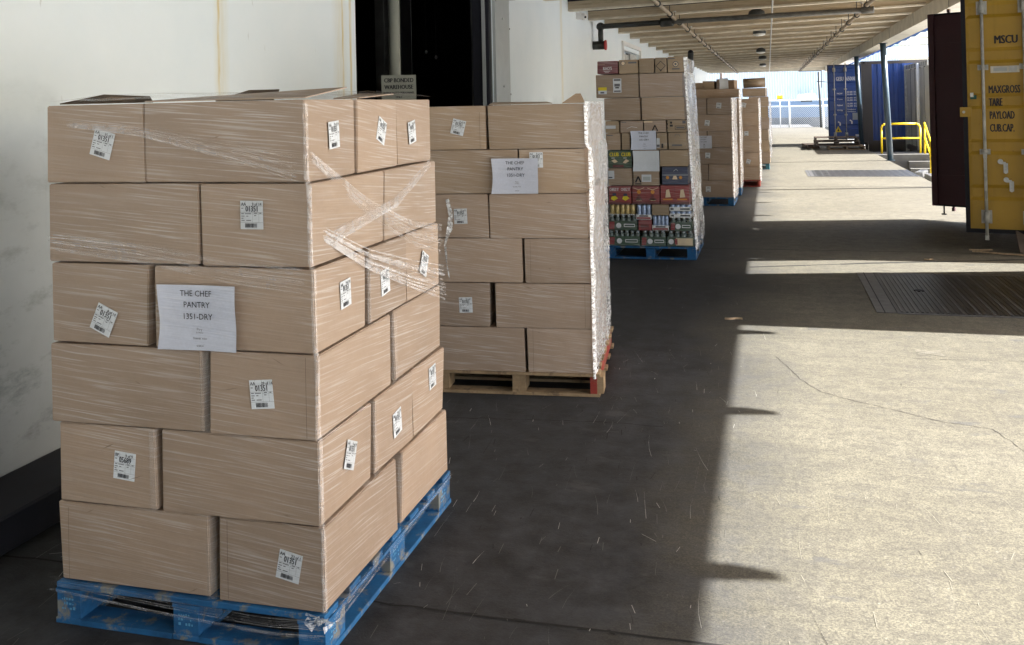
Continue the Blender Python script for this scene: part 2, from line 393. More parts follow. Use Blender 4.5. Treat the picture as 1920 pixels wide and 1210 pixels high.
def shipping_label(parent, T, top='AA', of='9 of 14', num='01351', s=1.0, detail=2):
    b = MB(); w_, h_ = .083*s, .094*s
    b.rect(T, -w_/2, w_/2, -h_/2, h_/2, 'paper', .0012)
    # slight edge thickness so the label stands off the carton
    for q in ((-w_/2, -h_/2, w_/2, -h_/2), (w_/2, -h_/2, w_/2, h_/2), (w_/2, h_/2, -w_/2, h_/2), (-w_/2, h_/2, -w_/2, -h_/2)):
        b.face([T @ Vector((q[0], q[1], .0002)), T @ Vector((q[2], q[3], .0002)), T @ Vector((q[2], q[3], .0012)), T @ Vector((q[0], q[1], .0012))], 'paper')
    def L(x0, x1, y0, y1, m='greyink'): b.rect(T, x0*s, x1*s, y0*s, y1*s, m, .0018)
    O = T @ Matrix.Translation((0, 0, .0020))
    def tx(t, x, y, sz, m='ink', xs=1, bold=0): b.text(t, sz*s, O @ Matrix.Translation((x*s, y*s, 0)), m, xs, 'L', bold)
    tx(num, -.022, .0115, .0265, 'ink', .72, .0006*s)
    if detail:
        tx(top, -.038, .031, .015, 'ink', .9, .0003); tx(of, .002, .031, .0145, 'ink', .85, .0003)
        L(-.0415, .0415, .0295, .0300); L(-.0415, .0415, .0080, .0086); L(-.0415, .0415, -.0245, -.0239)
        L(-.021, -.0205, .030, .047); L(.003, .0035, .030, .047); L(.003, .0035, -.024, .008); L(.026, .0265, -.024, .008)
        L(.003, .0415, .0025, .0030)
        for k, (x0, x1, y) in enumerate(((-.038, -.03, .021), (-.038, -.028, .003), (-.024, -.002, .003), (-.038, -.026, -.005), (-.02, -.012, -.005), (-.038, -.030, -.012), (-.038, -.026, -.019), (-.020, -.002, -.019), (.009, .02, .0048), (.009, .017, -.003), (.029, .036, .0048))):
            L(x0, x1, y, y+.0026, 'greyink')
    rr = random.Random(5); x = -.024
    while x < .019:
        wd = rr.choice((.0009, .0016, .0024)); L(x, x+wd, -.0415, -.0275, 'ink'); x += wd + rr.choice((.0008, .0013))
    return b.build('shipping_label', parent)

def carton(cx, cy, z0, w_, d, h, rot, label, group, mat='carton', labels=(), name='cardboard_carton', art=None, cat='carton', jit=.0055, flaps=None):
    """one carton; origin at the middle of its base; front face looks along -y"""
    ob = MB(); bm = ob.bm; ob.mi(mat)
    n = 5; vd = {}
    rr = random.Random(int(abs(cx*977+cy*331+z0*1531)*1000))
    g = .0025; W2, D2 = w_/2-g, d/2-g; z_lo, z_hi = .0015, h-.0015
    bul = [rr.uniform(.001, .006) for _ in range(4)]
    cor = {}
    def corner(sx, sy, sz):
        k_ = (sx, sy, sz)
        if k_ not in cor: cor[k_] = Vector((rr.uniform(-jit, jit), rr.uniform(-jit, jit), rr.uniform(-jit*.4, 0 if sz else jit*.4)))
        return cor[k_]
    def P(i, j, k):
        key = (i, j, k)
        if key in vd: return vd[key]
        a, b_, c = i/n, j/n, k/n
        p = Vector(((a*2-1)*W2, (b_*2-1)*D2, z_lo+(z_hi-z_lo)*c))
        q = Vector((0, 0, 0))
        for sx in (0, 1):
            for sy in (0, 1):
                for sz in (0, 1): q += corner(sx, sy, sz)*((a if sx else 1-a)*(b_ if sy else 1-b_)*(c if sz else 1-c))
        p += q
        bb = 16*a*(1-a)*c*(1-c); bb2 = 16*b_*(1-b_)*c*(1-c)
        if j == 0: p.y -= bul[0]*bb
        if j == n: p.y += bul[1]*bb
        if i == 0: p.x -= bul[2]*bb2
        if i == n: p.x += bul[3]*bb2
        vd[key] = bm.verts.new(p); return vd[key]
    for i in range(n):
        for j in range(n):
            bm.faces.new((P(i, j, 0), P(i, j+1, 0), P(i+1, j+1, 0), P(i+1, j, 0)))
            bm.faces.new((P(i, j, n), P(i+1, j, n), P(i+1, j+1, n), P(i, j+1, n)))
            bm.faces.new((P(i, 0, j), P(i+1, 0, j), P(i+1, 0, j+1), P(i, 0, j+1)))
            bm.faces.new((P(i, n, j), P(i, n, j+1), P(i+1, n, j+1), P(i+1, n, j)))
            bm.faces.new((P(0, i, j), P(0, i, j+1), P(0, i+1, j+1), P(0, i+1, j)))
            bm.faces.new((P(n, i, j), P(n, i+1, j), P(n, i+1, j+1), P(n, i, j+1)))
    for f in bm.faces: f.smooth = True
    ed = [e for e in bm.edges if len(e.link_faces) == 2 and e.link_faces[0].normal.angle(e.link_faces[1].normal, 0) > 1]
    bm.normal_update()
    ed = [e for e in bm.edges if e.calc_face_angle(0) > 1]
    bmesh.ops.bevel(bm, geom=ed, offset=.0035, segments=2, affect='EDGES')
    for f in bm.faces: f.smooth = False
    if jit > .004:
        if rr.random() < .45:                              # glued side joint
            us = rr.choice((-1, 1))*(W2-.038); i = ob.mi('joint')
            cs = [(-1, .006), (-1, h-.006)]
            N = 6; L0 = []
            for q in range(N+1):
                c = q/N; zz_ = .008+(h-.016)*c; a = (us/W2+1)/2; by = 16*a*(1-a)*c*(1-c)*bul[0]
                yb = -D2-by-.0012+min(0, cor[(0, 0, 0)].y, cor[(1, 0, 0)].y, cor[(0, 0, 1)].y, cor[(1, 0, 1)].y)*.5
                L0.append((us, yb, zz_))
            for p_, q_ in zip(L0[:-1], L0[1:]):
                bm.faces.new([bm.verts.new(v_) for v_ in ((p_[0]-.0007, p_[1], p_[2]), (p_[0]+.0007, p_[1], p_[2]), (q_[0]+.0007, q_[1], q_[2]), (q_[0]-.0007, q_[1], q_[2]))]).material_index = i
        for q in range(rr.choice((0, 1, 2))):              # small scuffs and crushed spots on the front
            i = ob.mi('scuff'); u_ = rr.uniform(-W2*.9, W2*.9); z_ = rr.choice((rr.uniform(.01, .03), h-rr.uniform(.01, .03), rr.uniform(.04, h-.04))); l_ = rr.uniform(.01, .04); t_ = rr.uniform(.001, .003); an = rr.uniform(-.5, .5)
            bm.faces.new([bm.verts.new((u_+dx*math.cos(an)-dz*math.sin(an), -D2-bul[0]-.0042, z_+dx*math.sin(an)+dz*math.cos(an))) for dx, dz in ((-l_, 0), (0, -t_), (l_*.8, t_*.3), (0, t_))]).material_index = i
    o = ob.build(name, None, (cx, cy, z0), rot, label=label, cat=cat, group=group)
    ftop = bul[0]+.0012; rtop = bul[3]+.0012
    for L in labels:
        face, u, v, ang = L[:4]; kw = L[4] if len(L) > 4 else {}
        if face == 'F':
            a = u/w_; c = v/h; by = 16*a*(1-a)*c*(1-c)*bul[0]
            T = frame((-w_/2+u, -D2-by-.003, v), *FR, R(ang))
        else:
            a = u/d; c = v/h; by = 16*a*(1-a)*c*(1-c)*bul[3]
            T = frame((W2+by+.003, -d/2+u, v), *RF, R(ang))
        shipping_label(o, T, **kw)
    if art:
        b = MB(); T = frame((-w_/2, -D2-bul[0]-.004, 0), *FR); art(b, T, w_, h); b.build('printed_panel', o)
    if flaps: flaps(o, w_, d, h)
    return o

def paper_sheet(T, w_, h_, label, lines=True, name='paper_notice', group=None, mat='sheetpaper', detail=True):
    b = MB(); n = 8; g = {}
    def P(i, j):
        x = (i/n-.5)*w_; y = (j/n-.5)*h_
        z = .004+.003*math.sin(i*.9+.5)+.0025*math.cos(j*1.1) + (.006 if (i == 0) else 0)
        if i == 0: x += .008*math.sin(j/n*3.14)*1.2
        return x, y, z
    vs = [[b.bm.verts.new(T @ Vector(P(i, j))) for j in range(n+1)] for i in range(n+1)]
    for i in range(n):
        for j in range(n):
            f = b.bm.faces.new((vs[i][j], vs[i+1][j], vs[i+1][j+1], vs[i][j+1])); f.material_index = b.mi(mat); f.smooth = True
    if lines:
        O = T @ Matrix.Translation((0, 0, .0125)); s = w_/.28
        def t(x, y, sz, txt, xs=.95, m='ink'): b.text(txt, sz*s, O @ Matrix.Translation((x*s, y*s, 0)), m, xs, 'C')
        t(.004, .070, .0265, 'THE CHEF'); t(.006, .034, .0265, 'PANTRY'); t(.008, -.003, .0265, '1351-DRY')
        if detail:
            t(.014, -.038, .012, 'Ptry', 1, 'greyink'); t(.014, -.047, .007, 'EXPRESS', 1, 'greyink')
            t(.014, -.066, .0085, 'THANK YOU', 1); t(.014, -.089, .0080, '6/28/24', 1)
        else:
            b.rect(O, .006*s, .024*s, -.045*s, -.030*s, 'greyink'); b.rect(O, -.006*s, .036*s, -.066*s, -.060*s, 'greyink'); b.rect(O, .0*s, .030*s, -.088*s, -.083*s, 'greyink')
    return b.build(name, None, label=label, cat='paper notice', group=group)

def block_pallet(x, y, rot, label, mat='blue', W=1.016, D=1.219, group=None, stencil=True, low=False):
    """origin at front right corner of the footprint, pallet extends to -x and +y"""
    o = empty('pallet', (x, y, 0), rot, label, 'pallet', group)
    rr = random.Random(int(x*100+y*13))
    for k in range(7):                                     # top deck boards run across
        y0 = k*(D-.10)/6; b = MB(); dz = rr.uniform(-.001, .001)
        b.box(-W+rr.uniform(0, .006), -rr.uniform(0, .006), y0, y0+(.10 if k in (0, 6) else .088), .122+dz, .142+dz, mat); b.build('deck_board', o, bevel=.002)
    for xi, x0 in enumerate((-W+.002, -W/2-.05, -.102)):
        b = MB(); b.box(x0, x0+.10, .001, D-.001, .1075, .1205, mat); b.build('stringer_board', o)
        for yi, y0 in enumerate((.004, D/2-.075, D-.149)):
            b = MB(); b.box(x0+.003, x0+.097, y0, y0+.145, .0215, .1065, mat)
            if stencil and (xi == 2 or yi == 0):
                for q in range(3):
                    sx = .7
                    if xi == 2:
                        T = frame((x0+.0978, y0+.03, .05+.016*q), *RF)
                    else: T = frame((x0+.022, y0-.0008, .05+.016*q), *FR)
                    xx = 0
                    for c in range(5):
                        wd = rr.uniform(.004, .010)
                        if rr.random() < .8: b.rect(T, xx, xx+wd, 0, rr.uniform(.004, .010), M['stencil'])
                        xx += wd+.004
            b.build('block', o, bevel=0)
    for x0 in (-W, -W/2-.05, -.10):
        b = MB(); b.box(x0, x0+.10, 0, D, .001, .0205, mat); b.build('bottom_board', o, bevel=.002)
    for y0 in (.0, D-.10):
        for xa, xb in ((-W+.101, -W/2-.051), (-W/2+.051, -.101)):
            b = MB(); b.box(xa, xb, y0, y0+.10, .0012, .020, mat); b.build('bottom_board', o)
    return o
M['stencil'] = plain('faded_white_stencil', (.10, .30, .50), .7)
def wood_pallet(x, y, rot, label, mat='wood', W=1.016, D=1.219, accent=None, group=None, z=0):
    o = empty('pallet', (x, y, z), rot, label, 'pallet', group)
    rr = random.Random(int(x*71+y*37))
    for k in range(7):
        y0 = k*(D-.12)/6; b = MB(); b.box(-W+rr.uniform(0, .012), -rr.uniform(0, .01), y0, y0+(.12 if k in (0, 6) else .09), .122, .139, mat); b.build('deck_board', o)
    for k in range(5):
        y0 = k*(D-.11)/4; b = MB(); b.box(-W+rr.uniform(0, .01), -rr.uniform(0, .01), y0, y0+.10, .002, .019, mat); b.build('bottom_board', o)
    for i, x0 in enumerate((-W+.015, -W/2-.02, -.06)):
        b = MB(); b.box(x0, x0+.04, .005, D-.005, .020, .121, accent if (accent and i == 2) else mat); b.build('stringer', o)
        if not accent: continue
        b = MB(); b.box(x0+.041, x0+.080, .012, .16, .021, .120, mat); b.build('stringer_splint', o)
    return o

# ================================================================= SETTING
WX = -3.36; DX = 3.20
YJ = 3.12; BAY = 8.43
def dock_floor():
    b = MB()
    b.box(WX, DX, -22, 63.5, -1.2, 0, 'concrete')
    def strip(pts, wd, m, z=.0016):
        for (a, c) in zip(pts[:-1], pts[1:]):
            a, c = Vector((*a, z)), Vector((*c, z)); d = (c-a).normalized(); nrm = Vector((-d.y, d.x, 0))*wd/2
            b.face([a-nrm, c-nrm, c+nrm, a+nrm], m)
    rr = random.Random(3)
    for k in range(0, 8):                                   # slab joints, ragged
        y = YJ+BAY*k; x = WX; pts = []
        while x < DX: pts.append((x, y+rr.uniform(-.006, .006))); x += rr.uniform(.05, .16)*(1 if k == 0 else 4)
        pts.append((DX, y)); strip(pts, .011 if k == 0 else .02, 'crack')
        if k == 0:
            for i in range(60):
                x = rr.uniform(-2, 3); strip([(x, y+rr.uniform(-.012, .012)), (x+rr.uniform(.01, .05), y+rr.uniform(-.012, .012))], rr.uniform(.004, .012), 'crack', .0022)
    def wig(pts, seg, amp, wd, m='crack'):
        out = []
        for (a, c) in zip(pts[:-1], pts[1:]):
            n = max(1, int(math.dist(a, c)/seg))
            for i in range(n): t = i/n; out.append((a[0]*(1-t)+c[0]*t+rr.uniform(-amp, amp), a[1]*(1-t)+c[1]*t+rr.uniform(-amp, amp)))
        out.append(pts[-1])
        for i in range(len(out)-1): strip(out[i:i+2], wd*rr.uniform(.4, 1.2), m)
    wig([(0, 6.72), (.08, 6.47), (.14, 6.23), (.26, 5.97), (.43, 5.83), (.67, 5.68), (.85, 5.55), (1.09, 5.47), (1.15, 5.29), (1.2, 5.0), (1.5, 4.6), (1.8, 4.5)], .03, .006, .0045, 'crackfine')
    wig([(-1.9, 5.06), (-1.4, 5.12), (-.9, 5.17), (-.6, 5.16)], .04, .008, .005)
    wig([(.9, 6.85), (1.15, 6.86), (1.6, 6.9)], .04, .004, .005, 'crackfine')
    wig([(-.2, 15.6), (.5, 15.4), (1.2, 15.7), (2.2, 15.5)], .1, .02, .012)
    wig([(-.24, 10.30), (1.0, 10.72), (2.5, 11.14), (3.19, 11.3)], .3, .004, .055)  # thin cast shadow across the sunlit band, painted as a dark strip
    for i in range(1050):                                   # scratches and scuffs
        t = rr.random(); y = 2.2+11*t*t; x = rr.uniform(-2.6, 2.8)
        if i > 600: x = rr.uniform(-2.9, -.2); y = 1.9+5*rr.random()
        a = rr.gauss(.10, .17)+math.pi/2
        if rr.random() < .06: a = rr.uniform(0, math.pi)
        L = rr.choice((.02, .04, .07, .12, .25))*rr.uniform(.6, 1.3); wd = rr.uniform(.0006, .0021)
        if L > .15: wd *= .7
        n = 3 if L > .1 else 1; c = rr.gauss(0, .03)
        pts = [(x+math.cos(a+c*j)*L*j/n, y+math.sin(a+c*j)*L*j/n) for j in range(n+1)]
        m = ('scratch' if rr.random() < .3 else 'scratch2') if x < 0 else 'scratch3'
        if rr.random() < .12: m = 'crack'
        for j in range(n): strip(pts[j:j+2], wd*(1.3-.5*j), m, .0018+.0000006*i)
    for (x, y) in ((-.37, 4.75), (-.33, 4.8)):
        for j in range(7): strip([(x, y-j*.06), (x+.001, y-j*.06-.035)], .0018, 'scratch2', .003)
    for i in range(9):                                      # chalky white cross mark
        a = .5 if i % 2 else -.4; strip([(1.02-.09*math.cos(a), 6.98-.12*math.sin(a)+i*.008), (1.02+.09*math.cos(a), 6.98+.12*math.sin(a)+i*.008)], .004, 'scratch3', .0036+.0001*i)
    o = b.build('dock_floor', kind='structure'); return o
dock_floor()
b = MB(); b.face([(-600, -300, -1.204), (600, -300, -1.204), (600, 1500, -1.204), (-600, 1500, -1.204)], 'yard'); b.build('ground', kind='structure')
b = MB(); b.box(-12, DX-.01, 63.6, 90, -1.2, -.35, 'concdark'); b.build('far_pavement', kind='structure')

# warehouse (wall with a big doorway and the dark room behind)
wh = empty('warehouse', (WX, 20, 0), 0, 'long white painted warehouse wall with an open dark doorway, left of the pallets', 'building')
def loc(o): o.location = (-WX, -20, 0); return o
b = MB(); TH = .28; DY0, DY1, DZ = 7.33, 11.42, 3.16; E0, E1, EZ = 22.4, 25.4, 3.06
b.box(WX-TH, WX, -22, DY0, 0, 3.80, 'wall'); b.box(WX-TH, WX, DY0, DY1, DZ, 3.80, 'wall')
b.box(WX-TH, WX, DY1, E0, 0, 3.80, 'wall'); b.box(WX-TH, WX, E0, E1, EZ, 3.80, 'wall'); b.box(WX-TH, WX, E1, 54.5, 0, 3.80, 'wall')
b.box(WX-.5, WX-.001, -22, 54.5, 3.801, 5.6, 'wall')
loc(b.build('wall', wh))
b = MB(); RX = -13
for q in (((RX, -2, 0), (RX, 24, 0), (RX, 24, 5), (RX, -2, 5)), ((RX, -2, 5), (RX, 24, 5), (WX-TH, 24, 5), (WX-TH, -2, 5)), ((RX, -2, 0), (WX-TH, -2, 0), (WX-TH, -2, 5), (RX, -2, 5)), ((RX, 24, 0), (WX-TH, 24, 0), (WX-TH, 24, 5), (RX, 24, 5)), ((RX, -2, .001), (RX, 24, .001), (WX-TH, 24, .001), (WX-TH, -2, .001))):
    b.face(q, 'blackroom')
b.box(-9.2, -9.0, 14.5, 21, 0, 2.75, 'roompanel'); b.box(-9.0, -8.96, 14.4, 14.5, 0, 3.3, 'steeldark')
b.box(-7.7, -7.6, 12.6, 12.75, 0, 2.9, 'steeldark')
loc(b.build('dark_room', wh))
b = MB(); b.box(WX+.001, WX+.035, DY1+.02, DY1+.40, 0, DZ+.02, 'steel'); b.box(WX+.001, WX+.022, DY1+.401, DY1+.74, 0, DZ+.02, 'steel')
b.box(WX+.001, WX+.10, DY1-.1, DY1+.78, DZ+.021, DZ+.06, 'steel')
for z in (.6, 1.3, 2.02, 2.9):
    b.tube((WX+.034, DY1+.36, z), (WX+.050, DY1+.36, z), .014, 'galv', 8); b.tube((WX, DY1+.80, z-.1), (WX+.012, DY1+.80, z-.1), .012, 'steeldark', 8)
fr_ = loc(b.build('door_frame', wh))
b = MB(); b.box(WX-TH+.01, WX-.01, DY1-.05, DY1-.001, 0, DZ, 'steeldark'); b.box(WX-TH+.05, WX-.02, DY1-.10, DY1-.051, 0, DZ-.05, 'black'); b.box(WX-.10, WX-.06, DY1-.13, DY1-.101, 0, DZ-.05, 'steel')
loc(b.build('door_track', wh))
b = MB()                                                     # second doorway further along
b.box(WX+.001, WX+.05, E0-.12, E0-.01, 0, EZ+.1, 'white'); b.box(WX+.001, WX+.05, E1+.01, E1+.12, 0, EZ+.1, 'white'); b.box(WX+.001, WX+.05, E0-.12, E1+.12, EZ+.101, EZ+.2, 'white')
for k in range(6): b.box(WX-.12, WX-.07, E0+.02, E0+1.5, .02+k*.5, .49+k*.5, 'whitepaint')
b.box(WX-.12, WX-.07, E0+1.8, E1-.02, 0, EZ-.01, 'whitepaint')
b.box(WX-.14, WX-.121, E0+1.5, E0+1.8, 0, EZ-.01, 'black')
loc(b.build('roll_door', wh))
b = MB(); rr = random.Random(9)
def kerb():
    v = b.box(WX+.002, WX+.36, 1.0, DY0-.05, .002, .155, 'black')
kerb(); b.build('dock_kerb', label='low black rubber kerb along the foot of the white wall', cat='kerb', bevel=.01)

# canopy roof
SL = .0265
def zj(x): return 3.43+SL*(x-WX)
ROOF0, ROOF1 = -21, 55.9
rf = empty('canopy_roof', (0, 20, 3.6), 0, 'cream timber canopy roof with cross joists over the dock', 'canopy')
def rloc(o): o.location = (0, -20, -3.6); return o
JY = [16.208+1.8913*k for k in range(-19, 21)]
XE = 4.20
for y in JY:
    b = MB(); i = b.mi('joist'); hw = .06
    def sec(x, zb, zt, hw_): return [b.bm.verts.new((x, y-hw_, zb)), b.bm.verts.new((x, y+hw_, zb)), b.bm.verts.new((x, y+hw_, zt)), b.bm.verts.new((x, y-hw_, zt))]
    S_ = [sec(WX+.002, zj(WX), zj(WX)+.2, hw), sec(3.46, zj(3.46), zj(3.46)+.2, hw)]
    bi = b.mi('bluetail')
    for si, (a, c) in enumerate(zip(S_[:-1], S_[1:])):
        for k in range(4): b.bm.faces.new((a[k], a[(k+1) % 4], c[(k+1) % 4], c[k])).material_index = i if si == 0 else bi
    b.bm.faces.new(S_[0][::-1]); b.bm.faces.new(S_[-1]).material_index = bi
    b.box(WX+.002, 3.04, y-.085, y-.061, .135, .196, 'black', Matrix.Translation((0, 0, 3.43)) @ Matrix.Translation((WX, 0, 0)) @ Matrix.Rotation(-math.atan(SL), 4, 'Y') @ Matrix.Translation((-WX, 0, 0)))  # black strip standing in for the shadow line at the joist top
  # bottom lip of each joist
    b.box(WX+.002, 3.0, y-.085, y+.075, -.036, -.002, 'lip', Matrix.Translation((0, 0, 3.43)) @ Matrix.Translation((WX, 0, 0)) @ Matrix.Rotation(-math.atan(SL), 4, 'Y') @ Matrix.Translation((-WX, 0, 0)))
    rloc(b.build('joist', rf))
    yt = y-.417; b = MB(); y_ = y; y = yt
    S_ = [sec(3.465, zj(3.46)-.02, zj(3.46)+.197, hw), sec(XE-.30, zj(XE)-.13, zj(XE)+.195, hw), sec(XE-.14, zj(XE)-.13, zj(XE)+.195, hw*.5), sec(XE+.01, zj(XE)-.02, zj(XE)+.195, .006)]; i = b.mi('bluetail')
    for a, c in zip(S_[:-1], S_[1:]):
        for k in range(4): b.bm.faces.new((a[k], a[(k+1) % 4], c[(k+1) % 4], c[k]))
    b.bm.faces.new(S_[-1]); rloc(b.build('rafter_tail', rf)); y = y_
b = MB(); zt = lambda x: zj(x)+.201
x0_, x1_ = WX-.2, XE
b.face([(x0_, ROOF0, zt(x0_)), (x1_, ROOF0, zt(x1_)), (x1_, ROOF1, zt(x1_)), (x0_, ROOF1, zt(x0_))], 'deck')
b.face([(x0_, ROOF0, zt(x0_)+.06), (x1_, ROOF0, zt(x1_)+.06), (x1_, ROOF1, zt(x1_)+.06), (x0_, ROOF1, zt(x0_)+.06)], 'facadegrey')
b.face([(x1_, ROOF0, zt(x1_)), (x1_, ROOF1, zt(x1_)), (x1_, ROOF1, zt(x1_)+.06), (x1_, ROOF0, zt(x1_)+.06)], 'bluetail')
rloc(b.build('roof_deck', rf))
b = MB(); b.box(3.05, 3.45, ROOF0, ROOF1, 3.31, 3.598, 'beam')
for k in range(18): b.box(3.046, 3.0495, ROOF0+1+4.2*k, ROOF0+1.02+4.2*k, 3.32, 3.59, 'steeldark')
rloc(b.build('edge_beam', rf))
b = MB(); b.box(WX+.01, 3.049, ROOF1-.3, ROOF1, 3.40, 3.62, 'beam'); rloc(b.build('end_beam', rf))
nm = ['nearest', 'second', 'third', 'fourth', 'fifth', 'sixth', 'seventh']
posts = {3: 'steel canopy post on the dock edge beyond the dock plate, in full view', 4: 'steel canopy post standing in front of the open blue container door'}
for k in range(7):
    y = 3.0+8.45*k
    if k == 6: continue
    o = empty('canopy_post', (3.24, y, 0), 0, posts.get(k, ['steel canopy post nearest the camera, right of the frame', 'steel canopy post between the truck and the ochre container', 'steel canopy post hidden behind the maroon door', '', '', 'steel canopy post farthest from the camera, near the roof end'][k]), 'post', 'posts holding up the canopy')
    b = MB(); b.tube((0, 0, .012), (-.12, 0, 3.30), .082, 'post', 16); b.build('post_shaft', o)
    b = MB(); b.box(-.12, .12, -.12, .12, .001, .012, 'post'); b.build('base_plate', o)
    b = MB(); b.box(-.24, 0, -.12, .12, 3.297, 3.309, 'post'); b.build('top_plate', o)

# pipes under the roof
def hang(o, x, y0, y1, z, st, m='pipetan'):
    y = y0
    while y < y1:
        b = MB(); b.tube((x, y, z-.03), (x, y, zj(x)+.19), .008, 'steeldark', 6); b.tube((x, y-.02, z), (x, y+.02, z), .055, 'steeldark', 12)
        if st > 3: pass
        b.build('hanger', o); y += st
for x, lab in ((-1.67, 'tan sprinkler pipe running under the joists on the wall side'), (1.62, 'tan sprinkler pipe running under the joists on the yard side')):
    o = empty('sprinkler_pipe', (0, 0, 0), 0, lab, 'pipe', 'sprinkler pipes under the canopy')
    b = MB(); b.tube((x, 2, 3.33), (x, 54, 3.33), .035, 'pipetan', 10)
    b.build('pipe', o); hang(o, x, 9.3, 54, 3.33, 1.8913)
    for k in range(13):
        b = MB(); y = 10.2+3.78*k; b.tube((x, y, 3.36), (x, y, 3.45), .012, 'pipetan', 6); b.tube((x, y, 3.45), (x, y, 3.47), .03, 'galv', 8); b.build('sprinkler_head', o)
    if x > 0:
        b = MB(); b.path([(x, 54, 3.33), (x+1.15, 54, 3.33), (x+1.15, 54, 2.4)], .02, 'steeldark', 6); b.tube((x+.9, 54, 2.75), (x+1.5, 54, 2.70), .02, 'steeldark', 6); b.build('end_drop', o)
b = MB(); b.tube((.10, 2, 3.36), (.04, 54, 3.36), .014, 'galv', 8); b.build('conduit', label='thin bare conduit running along the middle of the canopy', cat='conduit')
o = empty('drain_pipe', (0, 0, 0), 0, 'thick black cross pipe under the canopy that drops at the wall to a red valve', 'pipe')
b = MB(); b.path([(WX+.16, 18.5, 2.97), (WX+.16, 18.5, 3.30), (-1.84, 17.96, 3.288)], .052, 'pipeblack', 16)
b.tube((-1.84, 17.96, 3.288), (1.60, 17.02, 3.26), .046, 'pipegrey', 14); b.tube((1.55, 17.03, 3.26), (1.74, 16.98, 3.26), .06, 'pipegrey', 12)
b.ball((WX+.16, 18.5, 3.30), .085, 'pipeblack', 14); b.tube((-1.95, 17.98, 3.285), (-1.72, 17.93, 3.285), .085, 'pipeblack', 14); b.build('pipe', o)
b = MB(); b.tube((WX, 18.5, 2.93), (WX+.24, 18.5, 2.93), .085, 'pipeblack', 14); b.build('elbow', o)
b = MB(); b.tube((WX+.24, 18.5, 2.93), (WX+.27, 18.5, 2.93), .10, 'redpaint', 14); b.build('valve', o)
for i, (x, y) in enumerate(((-.2, 18.95), (-.2, 24.0), (-.24, 33), (-.22, 38.5), (-.26, 46))):
    o = empty('ceiling_lamp', (x, y, 3.46), 0, ['round canopy lamp nearest the camera, beside the black cross pipe', 'second round canopy lamp from the camera', 'third round canopy lamp from the camera', 'fourth round canopy lamp from the camera', 'farthest round canopy lamp'][i], 'lamp', 'round lamps under the canopy')
    b = MB(); b.lathe([(.03, .19), (.06, .10), (.15, .04), (.16, -.02), (.15, -.05)], (0, 0, 0), 'steeldark', 20); b.build('housing', o)
    b = MB(); b.lathe([(.148, -.052), (.13, -.085), (.07, -.105), (.01, -.11)], (0, 0, 0), 'white', 20); b.build('lens', o)
o = empty('security_camera', (WX, 16.9, 3.38), 0, 'small white security camera high on the wall beside the canopy', 'camera')
b = MB(); b.box(0, .10, -.06, .06, -.06, .06, 'white'); b.ball((.13, 0, -.02), .065, 'white', 14); b.build('housing', o)
b = MB(); b.ball((.17, -.045, -.03), .022, 'black', 10); b.build('lens', o)
b = MB()
pts = [(WX+.012, 9.5+.5*k, 3.30+.0028*k*k-.02*k*.2+.03*math.sin(k)) for k in range(15)]
for a, c in zip(pts[:-1], pts[1:]): b.tube(a, c, .005, 'steeldark', 5)
b.build('wall_cable', label='thin cable sagging across the white wall above the doorway', cat='cable')

# things inside the dark room
b = MB(); b.box(-6.6, -6.12, 15.2, 15.7, 0, 4.9, 'concdark'); b.build('room_column', label='square concrete column deep inside the dark room', cat='column')
b = MB(); b.tube((-4.05, 9.86, 0), (-4.05, 9.86, 4.9), .066, 'signgrey', 14); b.build('doorway_pole', label='pale grey pole just inside the doorway, behind the hanging sign', cat='pole')
o = empty('hanging_sign', (-4.5, 11.05, 2.2), 0, 'grey sign reading CBP BONDED WAREHOUSE hung in the dark doorway', 'sign')
o.location = (-3.86, 9.50, 1.83); o.rotation_euler = (0, 0, R(22)); o.scale = (.73, .73, .73)
b = MB(); b.box(-.255, .255, 0, .006, 0, .40, 'signgrey'); b.build('board', o)
T = frame((0, -.003, 0), *FR)
for t_, z_, s_ in (('CBP BONDED', .295, .088), ('WAREHOUSE', .195, .088), ('AUTHORIZED PERSONNEL', .125, .043), ('ONLY', .062, .043)):
    wd = text_geo(t_)[2]; xs = {'CBP BONDED': .43, 'WAREHOUSE': .42, 'AUTHORIZED PERSONNEL': .46, 'ONLY': .10}[t_]/(wd*s_)
    b = MB(); b.text(t_, s_, T @ Matrix.Translation((0, z_, 0)), 'ink', xs, 'C', .003 if s_ > .05 else .0015); b.build('lettering', o)
b = MB(); b.tube((-.2, .003, .40), (-.2, .003, 2.6), .003, 'steeldark', 5); b.tube((.2, .003, .40), (.2, .003, 2.6), .003, 'steeldark', 5); b.build('hanger', o)
bl_ = ['leftmost', 'second from the left', 'middle', 'fourth from the left', 'rightmost']
for i, (x, y, z) in enumerate(((-5.2, 10.1, 2.86), (-6.0, 12.4, 2.90), (-7.5, 18.0, 3.1), (-7.0, 18.8, 2.95), (-6.6, 18.3, 2.8))):
    o = empty('pendant_bulb', (x, y, z), 0, bl_[i]+' of the small pale bulbs hanging inside the dark doorway', 'bulb', 'bulbs hanging in the dark room')
    b = MB(); b.ball((0, 0, 0), .035, 'white', 8, 1.4); b.build('bulb', o); b = MB(); b.tube((0, 0, .04), (0, 0, 4.9-z), .006, 'greyink', 5); b.build('cord', o)

